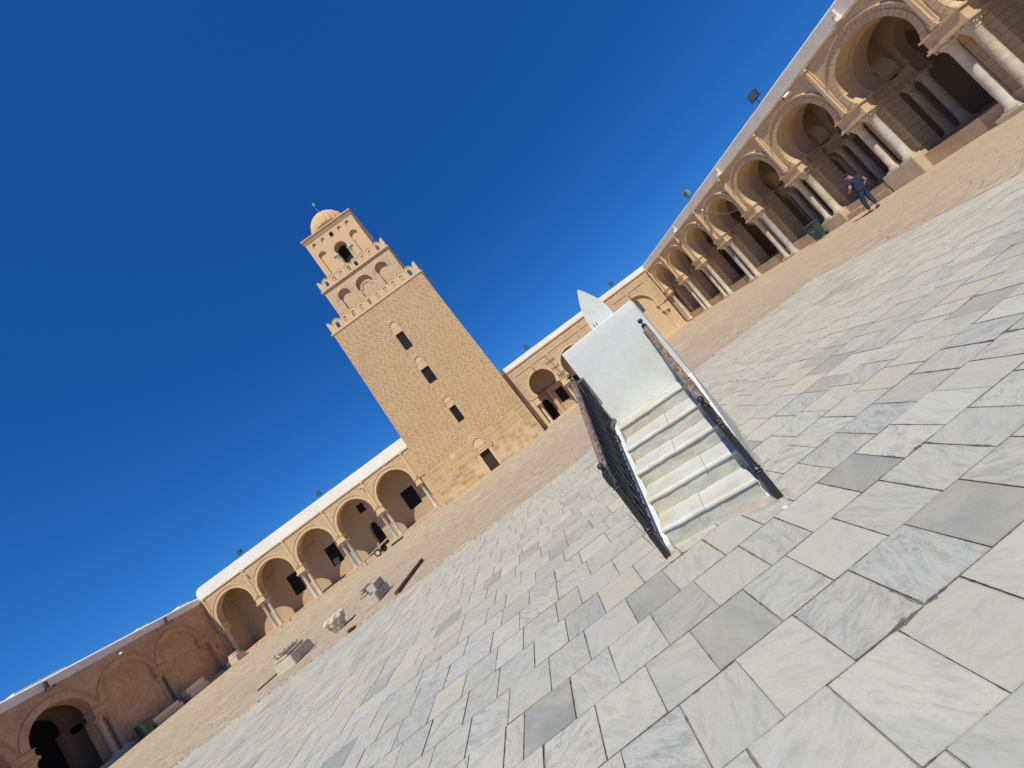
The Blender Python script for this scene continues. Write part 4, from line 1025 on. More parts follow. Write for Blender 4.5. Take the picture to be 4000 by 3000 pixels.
# top storey
h3 = [hole(-4.53, 0.68, 26.72, zs=26.3, zb=23.4, hw=0.52, m=0.1, depth=0.9),
      hole(-6.43, 0.41, 27.18, zs=26.95, zb=23.4, hw=0.36, m=0.08, depth=0.22), hole(-2.66, 0.43, 27.14, zs=26.9, zb=23.4, hw=0.37, m=0.08, depth=0.22)]
h3 += [hole(cx, 0.20, 28.58, zs=28.58, zb=28.2, hw=0.20, m=0.05, depth=0.14) for cx in (-6.54, -5.54, -4.5, -3.5, -2.52)]
F3 = storey("upper_storey", 2.82, 23.2, 29.05, h3, 'tower_pl')
for i, h_ in enumerate(h3):
    mb = MB(); fill(mb, F3, h_, h_['depth']); kid("niche", mb, MAT['void'] if i in (0, 5) else MAT['tower_pl'], mn)
mb = MB()
for x in (-5.36, -3.70):
    mb = MB(); mb.prism([(x-0.30, 26.22), (x+0.30, 26.22), (x+0.30, 26.32), (x-0.30, 26.32)], F3, -0.12, 0.05); kid("impost", mb, MAT['column'], mn)
for x in (-5.22, -3.84): add_column(mn, x, CY-2.82-0.02, 23.5, 26.22, 0.12, 0.3)
mb = MB(); square_ring(mb, CX, CY, 2.86, 29.05, 29.13)
for k in range(30):   # saw-tooth brick bands
    for r_ in range(2):
        x = CX-2.86+0.19*k+0.095*r_
        if x+0.12 < CX+2.86: mb.add([(x, CY-2.86, 29.15+0.16*r_), (x+0.16, CY-2.86, 29.15+0.16*r_), (x+0.08, CY-2.97, 29.15+0.16*r_), (x, CY-2.86, 29.27+0.16*r_), (x+0.16, CY-2.86, 29.27+0.16*r_), (x+0.08, CY-2.97, 29.27+0.16*r_)], [(0, 2, 1), (3, 4, 5), (0, 1, 4, 3), (1, 2, 5, 4), (2, 0, 3, 5)])
square_ring(mb, CX, CY, 2.855, 29.13, 29.45); square_ring(mb, CX, CY, 3.0, 29.453, 29.56)
kid("cornice", mb, MAT['trim'], mn)
mb = MB(); mb.lathe([(1.9, 0), (1.9, 1.35)], (CX, CY, 29.5), 32); kid("drum", mb, MAT['tower_pl'], mn)
dm = MB(); prof = [(2.08*math.sin(a)+0.001, 2.12*math.cos(a)) for a in [R_(95-95*k/18) for k in range(18)]+[R_(0.5)]]
dm.lathe(prof, (CX, CY, 30.82), 96, lambda a, z: 1+0.05*(abs(math.sin(12*a))-0.5))
kid("dome", dm, MAT['tower_pl'], mn, smooth=True)
fn = MB(); fn.tube([(CX, CY, 32.8), (CX, CY, 34.5)], 0.05, 8)
for z_, r_ in ((33.25, 0.16), (33.62, 0.13), (33.9, 0.11)): fn.ball((CX, CY, z_), r_, 12)
fn.lathe([(0.05, 0), (0.17, 0.12), (0.19, 0.42), (0.08, 0.55), (0.02, 0.6)], (CX, CY, 34.25), 6)
kid("finial", fn, MAT['verdigris'], mn)
for pts, mt in (([(-7.95, 0.86), (-7.28, 0.90), (-7.25, 1.24), (-7.88, 1.24)], 'greystone'), ([(-7.20, 2.85), (-6.75, 2.88), (-6.68, 3.27), (-7.22, 3.27)], 'ringstone'), ([(-3.45, 0.10), (-2.65, 0.12), (-2.62, 0.33), (-3.40, 0.36)], 'greystone')):
    mb = MB(); mb.prism(pts, FT, -0.015, 0.02); kid("odd_block", mb, MAT[mt], mn)
pp = MB(); pp.tube([(CX+5.32+0.02, 33.75, 0), (CX+5.27, 33.8, 5.2)], 0.07, 8); kid("dark_tube", pp, MAT['beam'], mn)  # dark upright tube along the lower right edge of the tower

# ------------------------------------------------------------------ stair with its white block
sr = thing("sundial_staircase", "white plastered block with a pointed fin and five marble steps between handrails", "staircase", (0.246, 2.963, 0), (0, 0, R_(-20)))
def sput(name, mb, mat, par=None, smooth=False, bevel=0): return put(name, mb.mesh(name, smooth, bevel), MAT[mat], par or sr)
def RU(v): return 0.85+0.095*v if v < 1.9 else 1.035     # outer right face of the block, slightly splayed
def LU(v): return -0.02
NV = [0.095, 0.345, 0.63, 0.955, 1.385]; DZ = 0.155
body = MB()
zt = [0.0]+[DZ*(i+1)-0.04 for i in range(5)]
edges = [v_+0.035 for v_ in NV]+[1.72]
for i in range(5):
    a, b = edges[i], edges[i+1]
    body.hexa([(0.04, a, -0.02), (RU(a)-0.03, a, -0.02), (RU(b)-0.03, b, -0.02), (0.04, b, -0.02)], [(0.04, a, zt[i+1]-0.002), (RU(a)-0.03, a, zt[i+1]-0.002), (RU(b)-0.03, b, zt[i+1]-0.002), (0.04, b, zt[i+1]-0.002)])
sput("core", body, 'stairplaster')
random.seed(9)
for i, nv_ in enumerate(NV):
    nxt = edges[i+1] if i < 4 else 1.715
    # riser of two or three stones
    cuts = sorted([0.055]+[random.uniform(0.2, 0.7) for _ in range(random.choice((1, 2)))]+[RU(nv_)-0.055])
    rs = MB()
    for a, b in zip(cuts[:-1], cuts[1:]): rs.box(a+0.002, b-0.002, nv_+0.018+random.uniform(0, .006), nv_+0.034, DZ*i+(0.002 if i else -0.02), DZ*(i+1)-0.043)
    sput("riser", rs, 'stairmarble')
    tr = MB(); cut = [0.05, random.uniform(0.25, 0.6), RU(nv_)-0.045]
    for a, b in zip(cut[:-1], cut[1:]):
        d_ = random.uniform(-0.003, 0.003); zt_ = DZ*(i+1)+d_
        prof = [(nv_+0.006, zt_-0.040), (nv_-0.004, zt_-0.028), (nv_-0.004, zt_-0.014), (nv_+0.006, zt_-0.003), (nv_+0.02, zt_), (nxt, zt_), (nxt, zt_-0.040)]
        N_ = max(3, int((b-a)/0.05)); secs = []
        for q in range(N_+1):
            u_ = a+0.0015+(b-a-0.003)*q/N_; e_ = 0.006*noise.noise((u_*7, i*3.1, 0))+0.004*noise.noise((u_*31, i*7.7, 1)); f_ = 0.004*noise.noise((u_*12, i, 5))
            secs.append([(u_, y+(e_ if k_ < 5 else 0), z+(f_ if 0 < k_ < 6 else 0)) for k_, (y, z) in enumerate(prof)])
        m_ = len(prof)
        for q in range(N_):
            fs_ = [(k_, (k_+1) % m_, m_+(k_+1) % m_, m_+k_) for k_ in range(m_)]
            if q == 0: fs_.append(tuple(range(m_)))
            if q == N_-1: fs_.append(tuple(range(m_, 2*m_)))
            tr.add(secs[q]+secs[q+1], fs_)
    sput("tread", tr, 'tread')
def stringer(u0, u1, right=False):
    mb = MB(); vs_ = [0.04+1.72*k/14 for k in range(15)]
    for a, b in zip(vs_[:-1], vs_[1:]):
        za, zb_ = (min(0.79, (-0.05 if right else 0.03)+(0.48 if right else 0.54)*q)+0.006*noise.noise((q*6, u0, 0)) for q in (a, b))
        if right: ua0, ua1, ub0, ub1 = RU(a)-0.06, RU(a), RU(b)-0.06, RU(b)
        else: ua0 = ub0 = u0; ua1 = u1+0.006*noise.noise((a*5, 1, 0)); ub1 = u1+0.006*noise.noise((b*5, 1, 0))
        mb.hexa([(ua0, a, -0.02), (ua1, a, -0.02), (ub1, b, -0.02), (ub0, b, -0.02)], [(ua0+.004, a, za), (ua1-.004, a, za), (ub1-.004, b, zb_), (ub0+.004, b, zb_)])
    return mb
sput("stringer", stringer(-0.015, 0.06), 'stairplaster'); sput("stringer", stringer(0, 0, True), 'stairplaster')
blk = MB(); blk.hexa([(-0.015, 1.722, -0.02), (RU(1.72)+0.005, 1.722, -0.02), (1.045, 2.11, -0.02), (-0.01, 2.11, -0.02)], [(-0.01, 1.722, 1.825), (1.0, 1.722, 1.825), (1.03, 2.11, 1.82), (-0.005, 2.11, 1.82)])
me = blk.mesh("plastered_block")
bm = bmesh.new(); bm.from_mesh(me)
bmesh.ops.subdivide_edges(bm, edges=bm.edges, cuts=14, use_grid_fill=True)
for v_ in bm.verts:
    n_ = noise.noise(v_.co*2.3)*0.0022+noise.noise(v_.co*9)*0.0007
    v_.co += Vector((0, -1, 0))*n_ if v_.co.y < 1.75 else Vector((n_, 0, 0))
bm.to_mesh(me); bm.free()
for p in me.polygons: p.use_smooth = True
o = put("plastered_block", me, MAT['stairplaster'], sr)
bv = o.modifiers.new("b", 'BEVEL'); bv.width = 0.018; bv.segments = 3; bv.limit_method = 'ANGLE'; bv.angle_limit = R_(50)
# pointed fin
fnp = []
for k in range(13):
    t_ = k/12; fnp.append((0.60+0.158*math.cos(R_(t_*78))*(1-0.0*t_) if False else 0.605+0.157*(1-t_**2.1), 1.80+0.555*t_))
left = [(1.21-p[0], p[1]) for p in reversed(fnp[:-1])]
pts = [(0.762, 1.79), (0.762, 1.93)]+[(0.605+0.157*(1-((k/10)**1.7)), 1.93+0.425*k/10) for k in range(1, 11)]+[(0.605-0.157*(1-((k/10)**1.7)), 1.93+0.425*k/10) for k in range(9, 0, -1)]+[(0.448, 1.93), (0.448, 1.79)]
fb = MB(); fb.prism(pts, lambda u, z, d: (u, d, z), 1.93, 2.02); sput("fin", fb, 'stairplaster', bevel=0.006)
pg = MB()
for u_ in (0.505, 0.54): pg.lathe([(0.006, 0), (0.006, 0.05), (0.001, 0.075)], (u_, 1.78, 1.815), 6)
sput("prong", pg, 'greypaint')
# rails
def newel(u_, v_, zf, ztop, par=None, short=False):
    mb = MB(); s_ = 0.024
    def sq(z0, z1, q): mb.box(u_-q, u_+q, v_-q, v_+q, z0, z1)
    H_ = ztop-zf
    if not short:
        sq(zf, zf+0.26*H_, s_); mb.lathe([(0.020, 0), (0.031, 0.010), (0.020, 0.02), (0.033, 0.035), (0.020, 0.05), (0.027, 0.06), (0.020, 0.075)], (u_, v_, zf+0.26*H_), 14)
        mb.lathe([(0.022, 0), (0.024, 0.1*H_), (0.021, 0.40*H_)], (u_, v_, zf+0.26*H_+0.075), 14)
        mb.lathe([(0.022, 0), (0.032, 0.008), (0.022, 0.018), (0.030, 0.03), (0.022, 0.045)], (u_, v_, zf+0.66*H_+0.06), 14)
        sq(zf+0.66*H_+0.105, ztop-0.085, s_+0.003)
    else: sq(zf, ztop-0.085, s_)
    mb.lathe([(0.026, 0), (0.028, 0.008), (0.012, 0.022), (0.010, 0.034)], (u_, v_, ztop-0.085), 14)
    o = sput("newel_post", mb, 'blackpaint', par)
    bb = MB(); bb.ball((u_, v_, ztop-0.024), 0.026, 16); sput("ball_finial", bb, 'black', o, smooth=True)
    return o
def baluster(u_, v_, z0, z1):
    mb = MB(); H_ = z1-z0; r = 0.0155
    P = [(r, 0), (r, 0.16*H_)]
    for k in range(3): zz = 0.17*H_+0.018*k; P += [(r*0.8, zz), (r*1.7, zz+0.006), (r*0.8, zz+0.012)]
    P += [(r*1.15, 0.17*H_+0.07), (r*1.3, 0.5*H_), (r*1.0, 0.80*H_)]
    for k in range(2): zz = 0.81*H_+0.018*k; P += [(r*0.8, zz), (r*1.7, zz+0.006), (r*0.8, zz+0.012)]
    P += [(r, 0.88*H_), (r, H_)]
    mb.lathe(P, (u_, v_, z0), 10); return mb
for uf, ut in ((0.0, 0.0), (0.858, 0.915)):
    U = lambda v_: uf+(ut-uf)*v_/1.2
    newel(U(0), 0.0, -0.01, 0.835 if uf == 0 else 0.845); newel(U(1.2), 1.2, 0.50, 1.555 if uf == 0 else 1.57, short=False)
    hr = MB(); hr.bar((U(0.02), 0.02, 0.745), (U(1.19), 1.19, 1.46), 0.052, 0.05); o = sput("handrail", hr, 'wood', bevel=0.012)
    dz_ = 0 if uf == 0 else -0.07
    br_ = MB(); br_.bar((U(0.03), 0.03, 0.12+dz_), (U(1.2), 1.2, 0.76+dz_), 0.035, 0.03)
    br_.bar((U(1.2), 1.2, 0.83), (U(1.2), 1.71, 0.83), 0.035, 0.04)
    sput("bottom_rail", br_, 'greypaint')
    ur = MB(); ur.bar((U(0.03), 0.03, 0.70), (U(1.19), 1.19, 1.41), 0.030, 0.030); ur.bar((U(1.2), 1.215, 1.435), (U(1.2), 1.72, 1.435), 0.045, 0.03); ur.box(U(1.2)-.03, U(1.2)+.03, 1.69, 1.722, 1.10, 1.45)
    ur.box(U(1.2)-.03, U(1.2)+.03, 1.60, 1.722, 0.76, 0.84)
    sput("upper_rail", ur, 'greypaint')
    for k in range(9):
        v_ = 0.12+0.122*k; sput("baluster", baluster(U(v_), v_, 0.13+0.548*v_, 0.71+0.612*v_), 'black', smooth=True)
    for k in range(3):
        v_ = 1.32+0.125*k; sput("baluster", baluster(U(1.2), v_, 0.845, 1.425), 'black', smooth=True)
# cement at the foot
def blob(name, pts, h, mat, par):
    mb = MB(); n = len(pts); cx = sum(p[0] for p in pts)/n; cy = sum(p[1] for p in pts)/n
    vs_ = [(p[0], p[1], 0.0) for p in pts]+[(cx+(p[0]-cx)*0.8, cy+(p[1]-cy)*0.8, h) for p in pts]+[(cx, cy, h*1.1)]
    mb.add(vs_, [(i, (i+1) % n, n+(i+1) % n, n+i) for i in range(n)]+[(n+i, n+(i+1) % n, 2*n) for i in range(n)])
    return put(name, mb.mesh(name, True), MAT[mat], par)
random.seed(14)
pts = []
for k in range(26):
    a = 2*PI*k/26; pts.append((0.87+0.085*math.cos(a)*(1+0.4*random.uniform(-1, 1)), 0.02+0.075*math.sin(a)*(1+0.3*random.uniform(-1, 1))))
blob("cement_skirt", pts, 0.012, 'cement', sr)
pts = [(0.005+0.075*math.cos(2*PI*k/20)*(1+0.35*random.uniform(-1, 1)), 0.02+0.06*math.sin(2*PI*k/20)*(1+0.35*random.uniform(-1, 1))) for k in range(20)]
blob("cement_skirt", pts, 0.010, 'cement', sr)
pts = [(0.62+0.20*math.cos(2*PI*k/30)*(1+0.3*random.uniform(-1, 1)), 0.075+0.045*math.sin(2*PI*k/30)*(1+0.3*random.uniform(-1, 1))) for k in range(30)]
blob("cement_skirt", pts, 0.004, 'cement', sr)
sk = MB(); random.seed(4)
for k in range(26):
    v_ = 0.05+k*0.08; w_ = random.uniform(0.02, 0.05); u_ = RU(v_)
    sk.hexa([(u_-0.01, v_, -.01), (u_+w_, v_, -.01), (u_+w_*random.uniform(.7, 1.2), v_+0.085, -.01), (u_-0.01, v_+0.085, -.01)], [(u_-0.01, v_, random.uniform(.02, .045)), (u_+w_*.3, v_, .012), (u_+w_*.3, v_+0.085, .014), (u_-0.01, v_+0.085, random.uniform(.02, .045))])
sput("mortar_fillet", sk, 'cement')

# ------------------------------------------------------------------ loose stones in the courtyard
def rough(me, amp, sc_, sub=2):
    bm = bmesh.new(); bm.from_mesh(me); bmesh.ops.subdivide_edges(bm, edges=bm.edges, cuts=sub, use_grid_fill=True)
    for v_ in bm.verts:
        d = v_.co.normalized(); v_.co += d*noise.noise(v_.co*sc_)*amp
    bm.to_mesh(me); bm.free(); return me
def column_base_block(label, x, y, w, dp, h, rz, broken, mat='oldstone'):
    t_ = thing("stone_pedestal", label, "pedestal", (x, y, 0), (0, 0, rz), "old stone pedestals in the courtyard")
    mb = MB(); mb.box(0, w, 0, dp, 0, h); put("block", rough(mb.mesh("block", bevel=0.012), 0.006, 9, 3), MAT[mat], t_)
    mb = MB(); z = h
    steps_ = ((0.015, 0.055), (0.065, 0.03), (0.045, 0.05), (0.105, 0.03), (0.08, 0.05), (0.12, 0.035))
    for i, (ins, th) in enumerate(steps_):
        q = ins; r_ = w*0.72 if broken else w-q
        mb.box(-0.02+q, r_-0.02*i-q, 0.01+q, dp-0.03-q, z+0.001, z+th-0.001); z += th
        if z > h+(0.26 if not broken else 0.22): break
    put("moulding", rough(mb.mesh("moulding", bevel=0.004), 0.005, 14, 2), MAT[mat], t_)
    return t_, z
column_base_block("pale moulded stone pedestal by the paving edge, nearest to the bottom left corner", -9.18, 10.4, 0.54, 0.9, 0.235, R_(2), False)
rub = MB(); random.seed(6)
for k in range(14):
    x = -9.12+0.055*k+random.uniform(-.02, .02); y = 10.44+random.uniform(0, .12); s_ = random.uniform(0.02, 0.045)
    rub.ball((x, y, 0.475+s_*.6), s_, 6)
rub_m = rub.mesh("loose_rubble"); o = put("loose_rubble", rub_m, MAT['greystone']); tag(o, "broken dark rubble and grit lying on top of the pale moulded pedestal", "rubble")
column_base_block("grey moulded stone pedestal with a square block, beside the dark beam", -6.47, 10.46, 0.52, 0.75, 0.26, R_(-3), True, 'greystone')
o = tag(put("stone_block", rough((lambda m: (m.box(0, 0.24, 0, 0.55, 0, 0.2), m)[1])(MB()).mesh("stone_block", bevel=0.01), 0.006, 9, 2), MAT['greystone'], None, (-6.20, 10.62, 0.262)), "small reddish stone lump resting on the grey pedestal", "stone")
# carved capital
cp = MB(); n = 34
prof = [(0.13, 0), (0.17, 0.03), (0.19, 0.08), (0.20, 0.14), (0.24, 0.2), (0.24, 0.24), (0.29, 0.3), (0.27, 0.34), (0.2, 0.37), (0.02, 0.375)]
cp.lathe(prof, (0, 0, 0), 48)
me = cp.mesh("carved_capital")
bm = bmesh.new(); bm.from_mesh(me); bmesh.ops.subdivide_edges(bm, edges=bm.edges, cuts=3, use_grid_fill=True)
for v_ in bm.verts:
    a = math.atan2(v_.co.y, v_.co.x); rr = math.hypot(v_.co.x, v_.co.y)
    q = 1+0.13*math.cos(8*a+(PI if int(v_.co.z/0.12) % 2 else 0))+0.08*noise.noise(v_.co*7)+0.08*abs(noise.noise(v_.co*20))+0.16*abs(math.sin(2*a))*v_.co.z/0.37-0.05
    v_.co.x *= q; v_.co.y *= q; v_.co.z += 0.03*noise.noise(v_.co*7)
bm.to_mesh(me); bm.free()
o = put("carved_capital", me, MAT['oldstone'], None, (-7.42, 10.78, -0.01), (R_(3), R_(-3), 0.4), (0.95, 0.95, 1.12)); tag(o, "carved leafy marble capital lying on the ground between two stone pedestals", "capital")
# beams
def beam(name, a, b, w, h, label, mat='beam'):
    a = Vector(a); b = Vector(b); L = (b-a).length; mb = MB(); N_ = 10
    for k in range(N_):
        y0, y1 = L*k/N_, L*(k+1)/N_; q0 = 0.01*math.sin(k*1.7); q1 = 0.01*math.sin((k+1)*1.7)
        mb.hexa([(-w/2+q0, y0, 0), (w/2+q0, y0, 0), (w/2+q1, y1, 0), (-w/2+q1, y1, 0)], [(-w/2+q0, y0, h), (w/2+q0, y0, h), (w/2+q1, y1, h), (-w/2+q1, y1, h)])
    # keep only outer skin
    o = put(name, mb.mesh(name), MAT[mat], None, a, (0, 0, math.atan2(b.y-a.y, b.x-a.x)-PI/2)); return tag(o, label, "beam")
beam("timber_beam", (-4.95, 9.45, 0.001), (-5.0, 11.75, 0.001), 0.11, 0.09, "weathered dark timber beam lying on the ground at the edge of the marble paving")
beam("timber_beam", (-10.15, 10.75, 0.001), (-9.55, 10.80+0.75, 0.001), 0.06, 0.04, "thin dark timber lying behind the pale pedestal at bottom left")
# weed
wd = MB(); random.seed(8)
for k in range(60):
    a = random.uniform(0, 2*PI); r_ = random.uniform(0, 0.07); x, y = r_*math.cos(a)*1.3, r_*math.sin(a); h_ = random.uniform(0.03, 0.10)
    dx, dy = 0.05*math.cos(a), 0.05*math.sin(a); q = 0.012
    wd.add([(x-q*math.sin(a), y+q*math.cos(a), 0), (x+q*math.sin(a), y-q*math.cos(a), 0), (x+dx+q*math.sin(a), y+dy-q*math.cos(a), h_*0.7), (x+dx*1.5, y+dy*1.5, h_), (x+dx-q*math.sin(a), y+dy+q*math.cos(a), h_*0.7)], [(0, 1, 2, 3, 4)])
o = put("weed_tuft", wd, MAT['leaf'], None, (-6.18, edge_y(-6.18)+0.05, 0)); tag(o, "small green weed tuft growing in the joint at the paving edge", "weed")
# white lid
mb = MB(); mb.lathe([(0.016, 0), (0.0165, 0.002), (0.0155, 0.0035)], (0, 0, 0), 24)
o = put("white_disc", mb, MAT['disc'], None, (0.99, 2.55, 0.003)); tag(o, "small round white disc lying on the marble paving near the right foot of the stair", "disc")
# stone pedestal in the far left corner
t_ = thing("stone_pedestal", "squat stone pedestal against the far left corner of the courtyard", "pedestal", (-32.9, 34.6, 0), (0, 0, 0.1))
mb = MB(); mb.box(-0.5, 0.5, -0.5, 0.5, 0, 0.5); put("block", rough(mb.mesh("block", bevel=0.02), 0.02, 5, 2), MAT['oldstone'], t_)
mb = MB(); mb.lathe([(0.46, 0.5), (0.48, 0.58), (0.42, 0.64), (0.36, 0.68), (0.40, 0.76), (0.36, 0.84)], (0, 0, 0), 20); put("moulding", mb, MAT['oldstone'], t_)
# stone benches under the left gallery
def bench(label, y, L, h, z2):
    t_ = thing("stone_bench", label, "bench", (XW+0.75, y, 0), (0, 0, 0), "stone benches in front of the shaded gallery")
    mb = MB(); mb.box(-0.25, 0.25, -L/2, L/2, 0, h*0.55); put("lower_slab", rough(mb.mesh("lower_slab", bevel=0.01), 0.01, 5, 2), MAT['greystone'], t_)
    mb = MB(); mb.box(-0.28, 0.22, -L/2-0.08, L/2-0.15, h*0.55+.002, h); put("upper_slab", rough(mb.mesh("upper_slab", bevel=0.01), 0.01, 5, 2), MAT['oldstone'], t_)
bench("long low stone bench of two stacked slabs beside the dark green bin", 28.6, 2.0, 0.62, 0)
bench("shorter thick stone bench in front of the second filled-in arch", 31.1, 1.6, 0.85, 0)

# ------------------------------------------------------------------ wheelie bin, round bin
def wheelie(label, x, y, rz):
    t_ = thing("wheelie_bin", label, "bin", (x, y, 0), (0, 0, rz))
    mb = MB(); mb.hexa([(-0.22, -0.24, 0.06), (0.22, -0.24, 0.06), (0.22, 0.22, 0.06), (-0.22, 0.22, 0.06)], [(-0.29, -0.36, 0.93), (0.29, -0.36, 0.93), (0.29, 0.33, 0.93), (-0.29, 0.33, 0.93)])
    put("body", mb.mesh("body", bevel=0.015), MAT['green'], t_)
    mb = MB(); mb.box(-0.32, 0.32, -0.40, 0.35, 0.93, 0.965); put("rim", mb.mesh("rim", bevel=0.01), MAT['green'], t_)
    mb = MB(); mb.hexa([(-0.31, -0.42, 0.968), (0.31, -0.42, 0.968), (0.31, 0.36, 0.968), (-0.31, 0.36, 0.968)], [(-0.27, -0.34, 1.03), (0.27, -0.34, 1.03), (0.27, 0.30, 1.06), (-0.27, 0.30, 1.06)])
    mb.tube([(-0.25, 0.40, 0.99), (0.25, 0.40, 0.99)], 0.018, 8); put("lid", mb.mesh("lid", bevel=0.01), MAT['green'], t_)
    for s_ in (-1, 1):
        mb = MB(); mb.lathe([(0.02, -0.025), (0.10, -0.025), (0.10, 0.025), (0.02, 0.025)], (0, 0, 0), 18); put("wheel", mb, MAT['rubber'], t_, (s_*0.26, 0.26, 0.10), (0, PI/2, 0))
    mb = MB(); mb.box(-0.07, 0.07, -0.322, -0.315, 0.55, 0.72); put("sticker", mb, MAT['label'], t_, (0, 0.01, 0), (0, 0, 0))
    t_.scale = (0.84, 0.66, 0.92)
    return t_
wheelie("dark green wheelie bin with pale sticker between column pairs of the right gallery", 17.32, 18.75, R_(-78))
t_ = thing("round_bin", "dark green round bin beside the engaged columns of the shaded left gallery", "bin", (XW+0.8, 27.05, 0))
mb = MB(); mb.lathe([(0.36, 0), (0.42, 0.85), (0.44, 0.86), (0.44, 0.90), (0.38, 0.90), (0.36, 0.6), (0.01, 0.6)], (0, 0, 0), 24); put("body", mb, MAT['green'], t_)

# ------------------------------------------------------------------ hand cart
ct = thing("hand_cart", "long wooden hand cart on two cream-hubbed wheels in front of the left gallery", "cart", (-16.4, 32.7, 0))
for i, (x, y) in enumerate(((-16.42, 32.35), (-16.25, 33.25))):
    mb = MB(); mb.lathe([(0.17, -0.05), (0.28, -0.055), (0.30, -0.03), (0.30, 0.03), (0.28, 0.055), (0.17, 0.05)], (0, 0, 0), 26)
    w_ = put("wheel", mb, MAT['rubber'], ct, (x+16.4, y-32.7, 0.30), (PI/2, 0, 0))
    mb = MB(); mb.lathe([(0.03, -0.04), (0.06, 0.05), (0.10, 0.045), (0.12, 0.02), (0.17, 0.03), (0.178, 0.055)], (0, 0, 0), 20); mb.lathe([(0.04, -0.05), (0.17, -0.04), (0.17, -0.03)], (0, 0, 0), 20)
    put("rim", mb, MAT['cream' if i == 0 else 'rubber'], w_)
mb = MB(); mb.bar((-0.02, -0.35, 0.30), (0.15, 0.55, 0.30), 0.05); put("axle", mb, MAT['grille'], ct)
mb = MB()
for dy in (-0.28, 0.02, 0.34): mb.bar((-1.9, dy, 0.40), (1.25, dy, 0.80), 0.08, 0.10)
for k in range(5): x = -1.2+0.5*k; mb.bar((x, -0.32, 0.53+0.127*(x+1.2)), (x, 0.38, 0.53+0.127*(x+1.2)), 0.06, 0.04)
put("frame", mb, MAT['oldstone'] if False else simple("bleached_timber", (0.45, 0.36, 0.26), 0.85), ct)
mb = MB(); mb.bar((-0.02, -0.3, 0.32), (-0.25, -0.3, 0.60), 0.04); mb.bar((-0.02, -0.3, 0.32), (0.25, -0.3, 0.66), 0.04); mb.bar((-1.3, -0.28, 0.45), (-1.32, -0.28, 0.05), 0.04); put("brace", mb, MAT['grille'], ct)
mb = MB(); mb.box(0.9, 2.0, 0.65, 0.95, 0.0, 0.14); 
o = tag(put("dark_trough", mb, MAT['grille'], None, (-16.4, 32.4, 0.001)), "low dark trough on the ground right of the hand cart", "trough")  # plain low near-black box laid on the ground beside the cart
mb = MB(); random.seed(12)
for k in range(6): z_ = 0.29+0.05*(k % 3); mb.tube([(-24.15+0.05*k, 35.55+0.06*(k//3), z_), (-23.2, 35.56+0.06*(k//3), z_+0.03), (-22.0+0.1*k, 35.6+0.06*(k//3), z_+0.01)], 0.03, 6)
o = tag(put("pipe_bundle", mb, MAT['grille']), "bundle of dark pipes lying on the ledge under the third arch of the left gallery", "pipes")

# ------------------------------------------------------------------ floodlights and cameras on the galleries
def floodlight_parts(t_, body):
    mb = MB(); mb.bar((0, 0, 0), (0, 0, 0.28), 0.03); mb.bar((-0.2, 0, 0.28), (0.2, 0, 0.28), 0.025); mb.bar((-0.2, 0, 0.28), (-0.2, 0, 0.5), 0.025); mb.bar((0.2, 0, 0.28), (0.2, 0, 0.5), 0.025); put("bracket", mb, MAT['floodbody'], t_)
    mb = MB(); mb.hexa([(-0.18, 0.12, 0.33), (0.18, 0.12, 0.33), (0.18, 0.16, 0.62), (-0.18, 0.16, 0.62)], [(-0.21, -0.08, 0.26), (0.21, -0.08, 0.26), (0.21, -0.04, 0.68), (-0.21, -0.04, 0.68)])
    h_ = put("housing", mb, MAT[body], t_)
    mb = MB(); mb.hexa([(-0.17, -0.083, 0.30), (0.17, -0.083, 0.30), (0.17, -0.048, 0.64), (-0.17, -0.048, 0.64)], [(-0.17, -0.095, 0.30), (0.17, -0.095, 0.30), (0.17, -0.06, 0.64), (-0.17, -0.06, 0.64)]); put("glass", mb, MAT['glass'], h_)
fg = "floodlights on the gallery parapets"
first = thing("floodlight", "grey floodlight on the white parapet at left, above the second arch from the left", "floodlight", (-28.95, YN+0.3, 7.5), (0, 0, 0.1), fg)
floodlight_parts(first, 'floodbody')
for (x, y, z_, rz, lab) in ((-19.85, YN+0.3, 7.5, 0.1, "grey floodlight on the white parapet above the two arches nearest the minaret's left side"),
                            (4.25, YN+0.3, 6.93, 0, "small grey floodlight on the parapet just right of the minaret"),
                            (14.55, YN+0.3, 6.93, -0.5, "dark floodlight on the parapet right of the white fin"),
                            (XE+0.2, 17.1, 6.95, -1.2, "large black floodlight on the right gallery's parapet, nearest the viewer")):
    c = copy_tree(first); c.location = (x, y, z_); c.rotation_euler = (0, 0, rz); c['label'] = lab
fo = thing("floodlight", "faded yellow-green floodlight on the right gallery's parapet", "floodlight", (XE+0.2, 24.9, 6.95), (0, 0, -1.3), fg); floodlight_parts(fo, 'floodold')
def seccam(x, y, z_, rz, label):
    t_ = thing("security_camera", label, "camera", (x, y, z_), (0, 0, rz), "white cameras fixed to the gallery walls")
    mb = MB(); mb.bar((0, 0, 0), (0, -0.14, -0.03), 0.03); mb.box(-0.05, 0.05, -0.02, 0.03, -0.06, 0.06); put("bracket", mb, MAT['camwhite'], t_)
    mb = MB(); mb.tube([(0, -0.10, -0.02), (0, -0.36, -0.08)], 0.065, 12); h_ = put("housing", mb, MAT['camwhite'], t_)
    mb = MB(); mb.tube([(0, -0.362, -0.081), (0, -0.37, -0.083)], 0.05, 12); put("lens", mb, MAT['grille'], h_)
seccam(XE-0.04, 15.6, 6.1, R_(-100), "white camera under the right gallery's parapet near the top edge")
seccam(XE-0.04, 24.3, 5.75, R_(-60), "white camera above the middle arches of the right gallery, with a cable hanging from it")
seccam(XW+0.04, 28.4, 5.85, R_(90), "white camera high on the shaded reddish wall at left")
seccam(3.45, YN-0.04, 5.52, 0, "pale camera above the first arch right of the minaret")
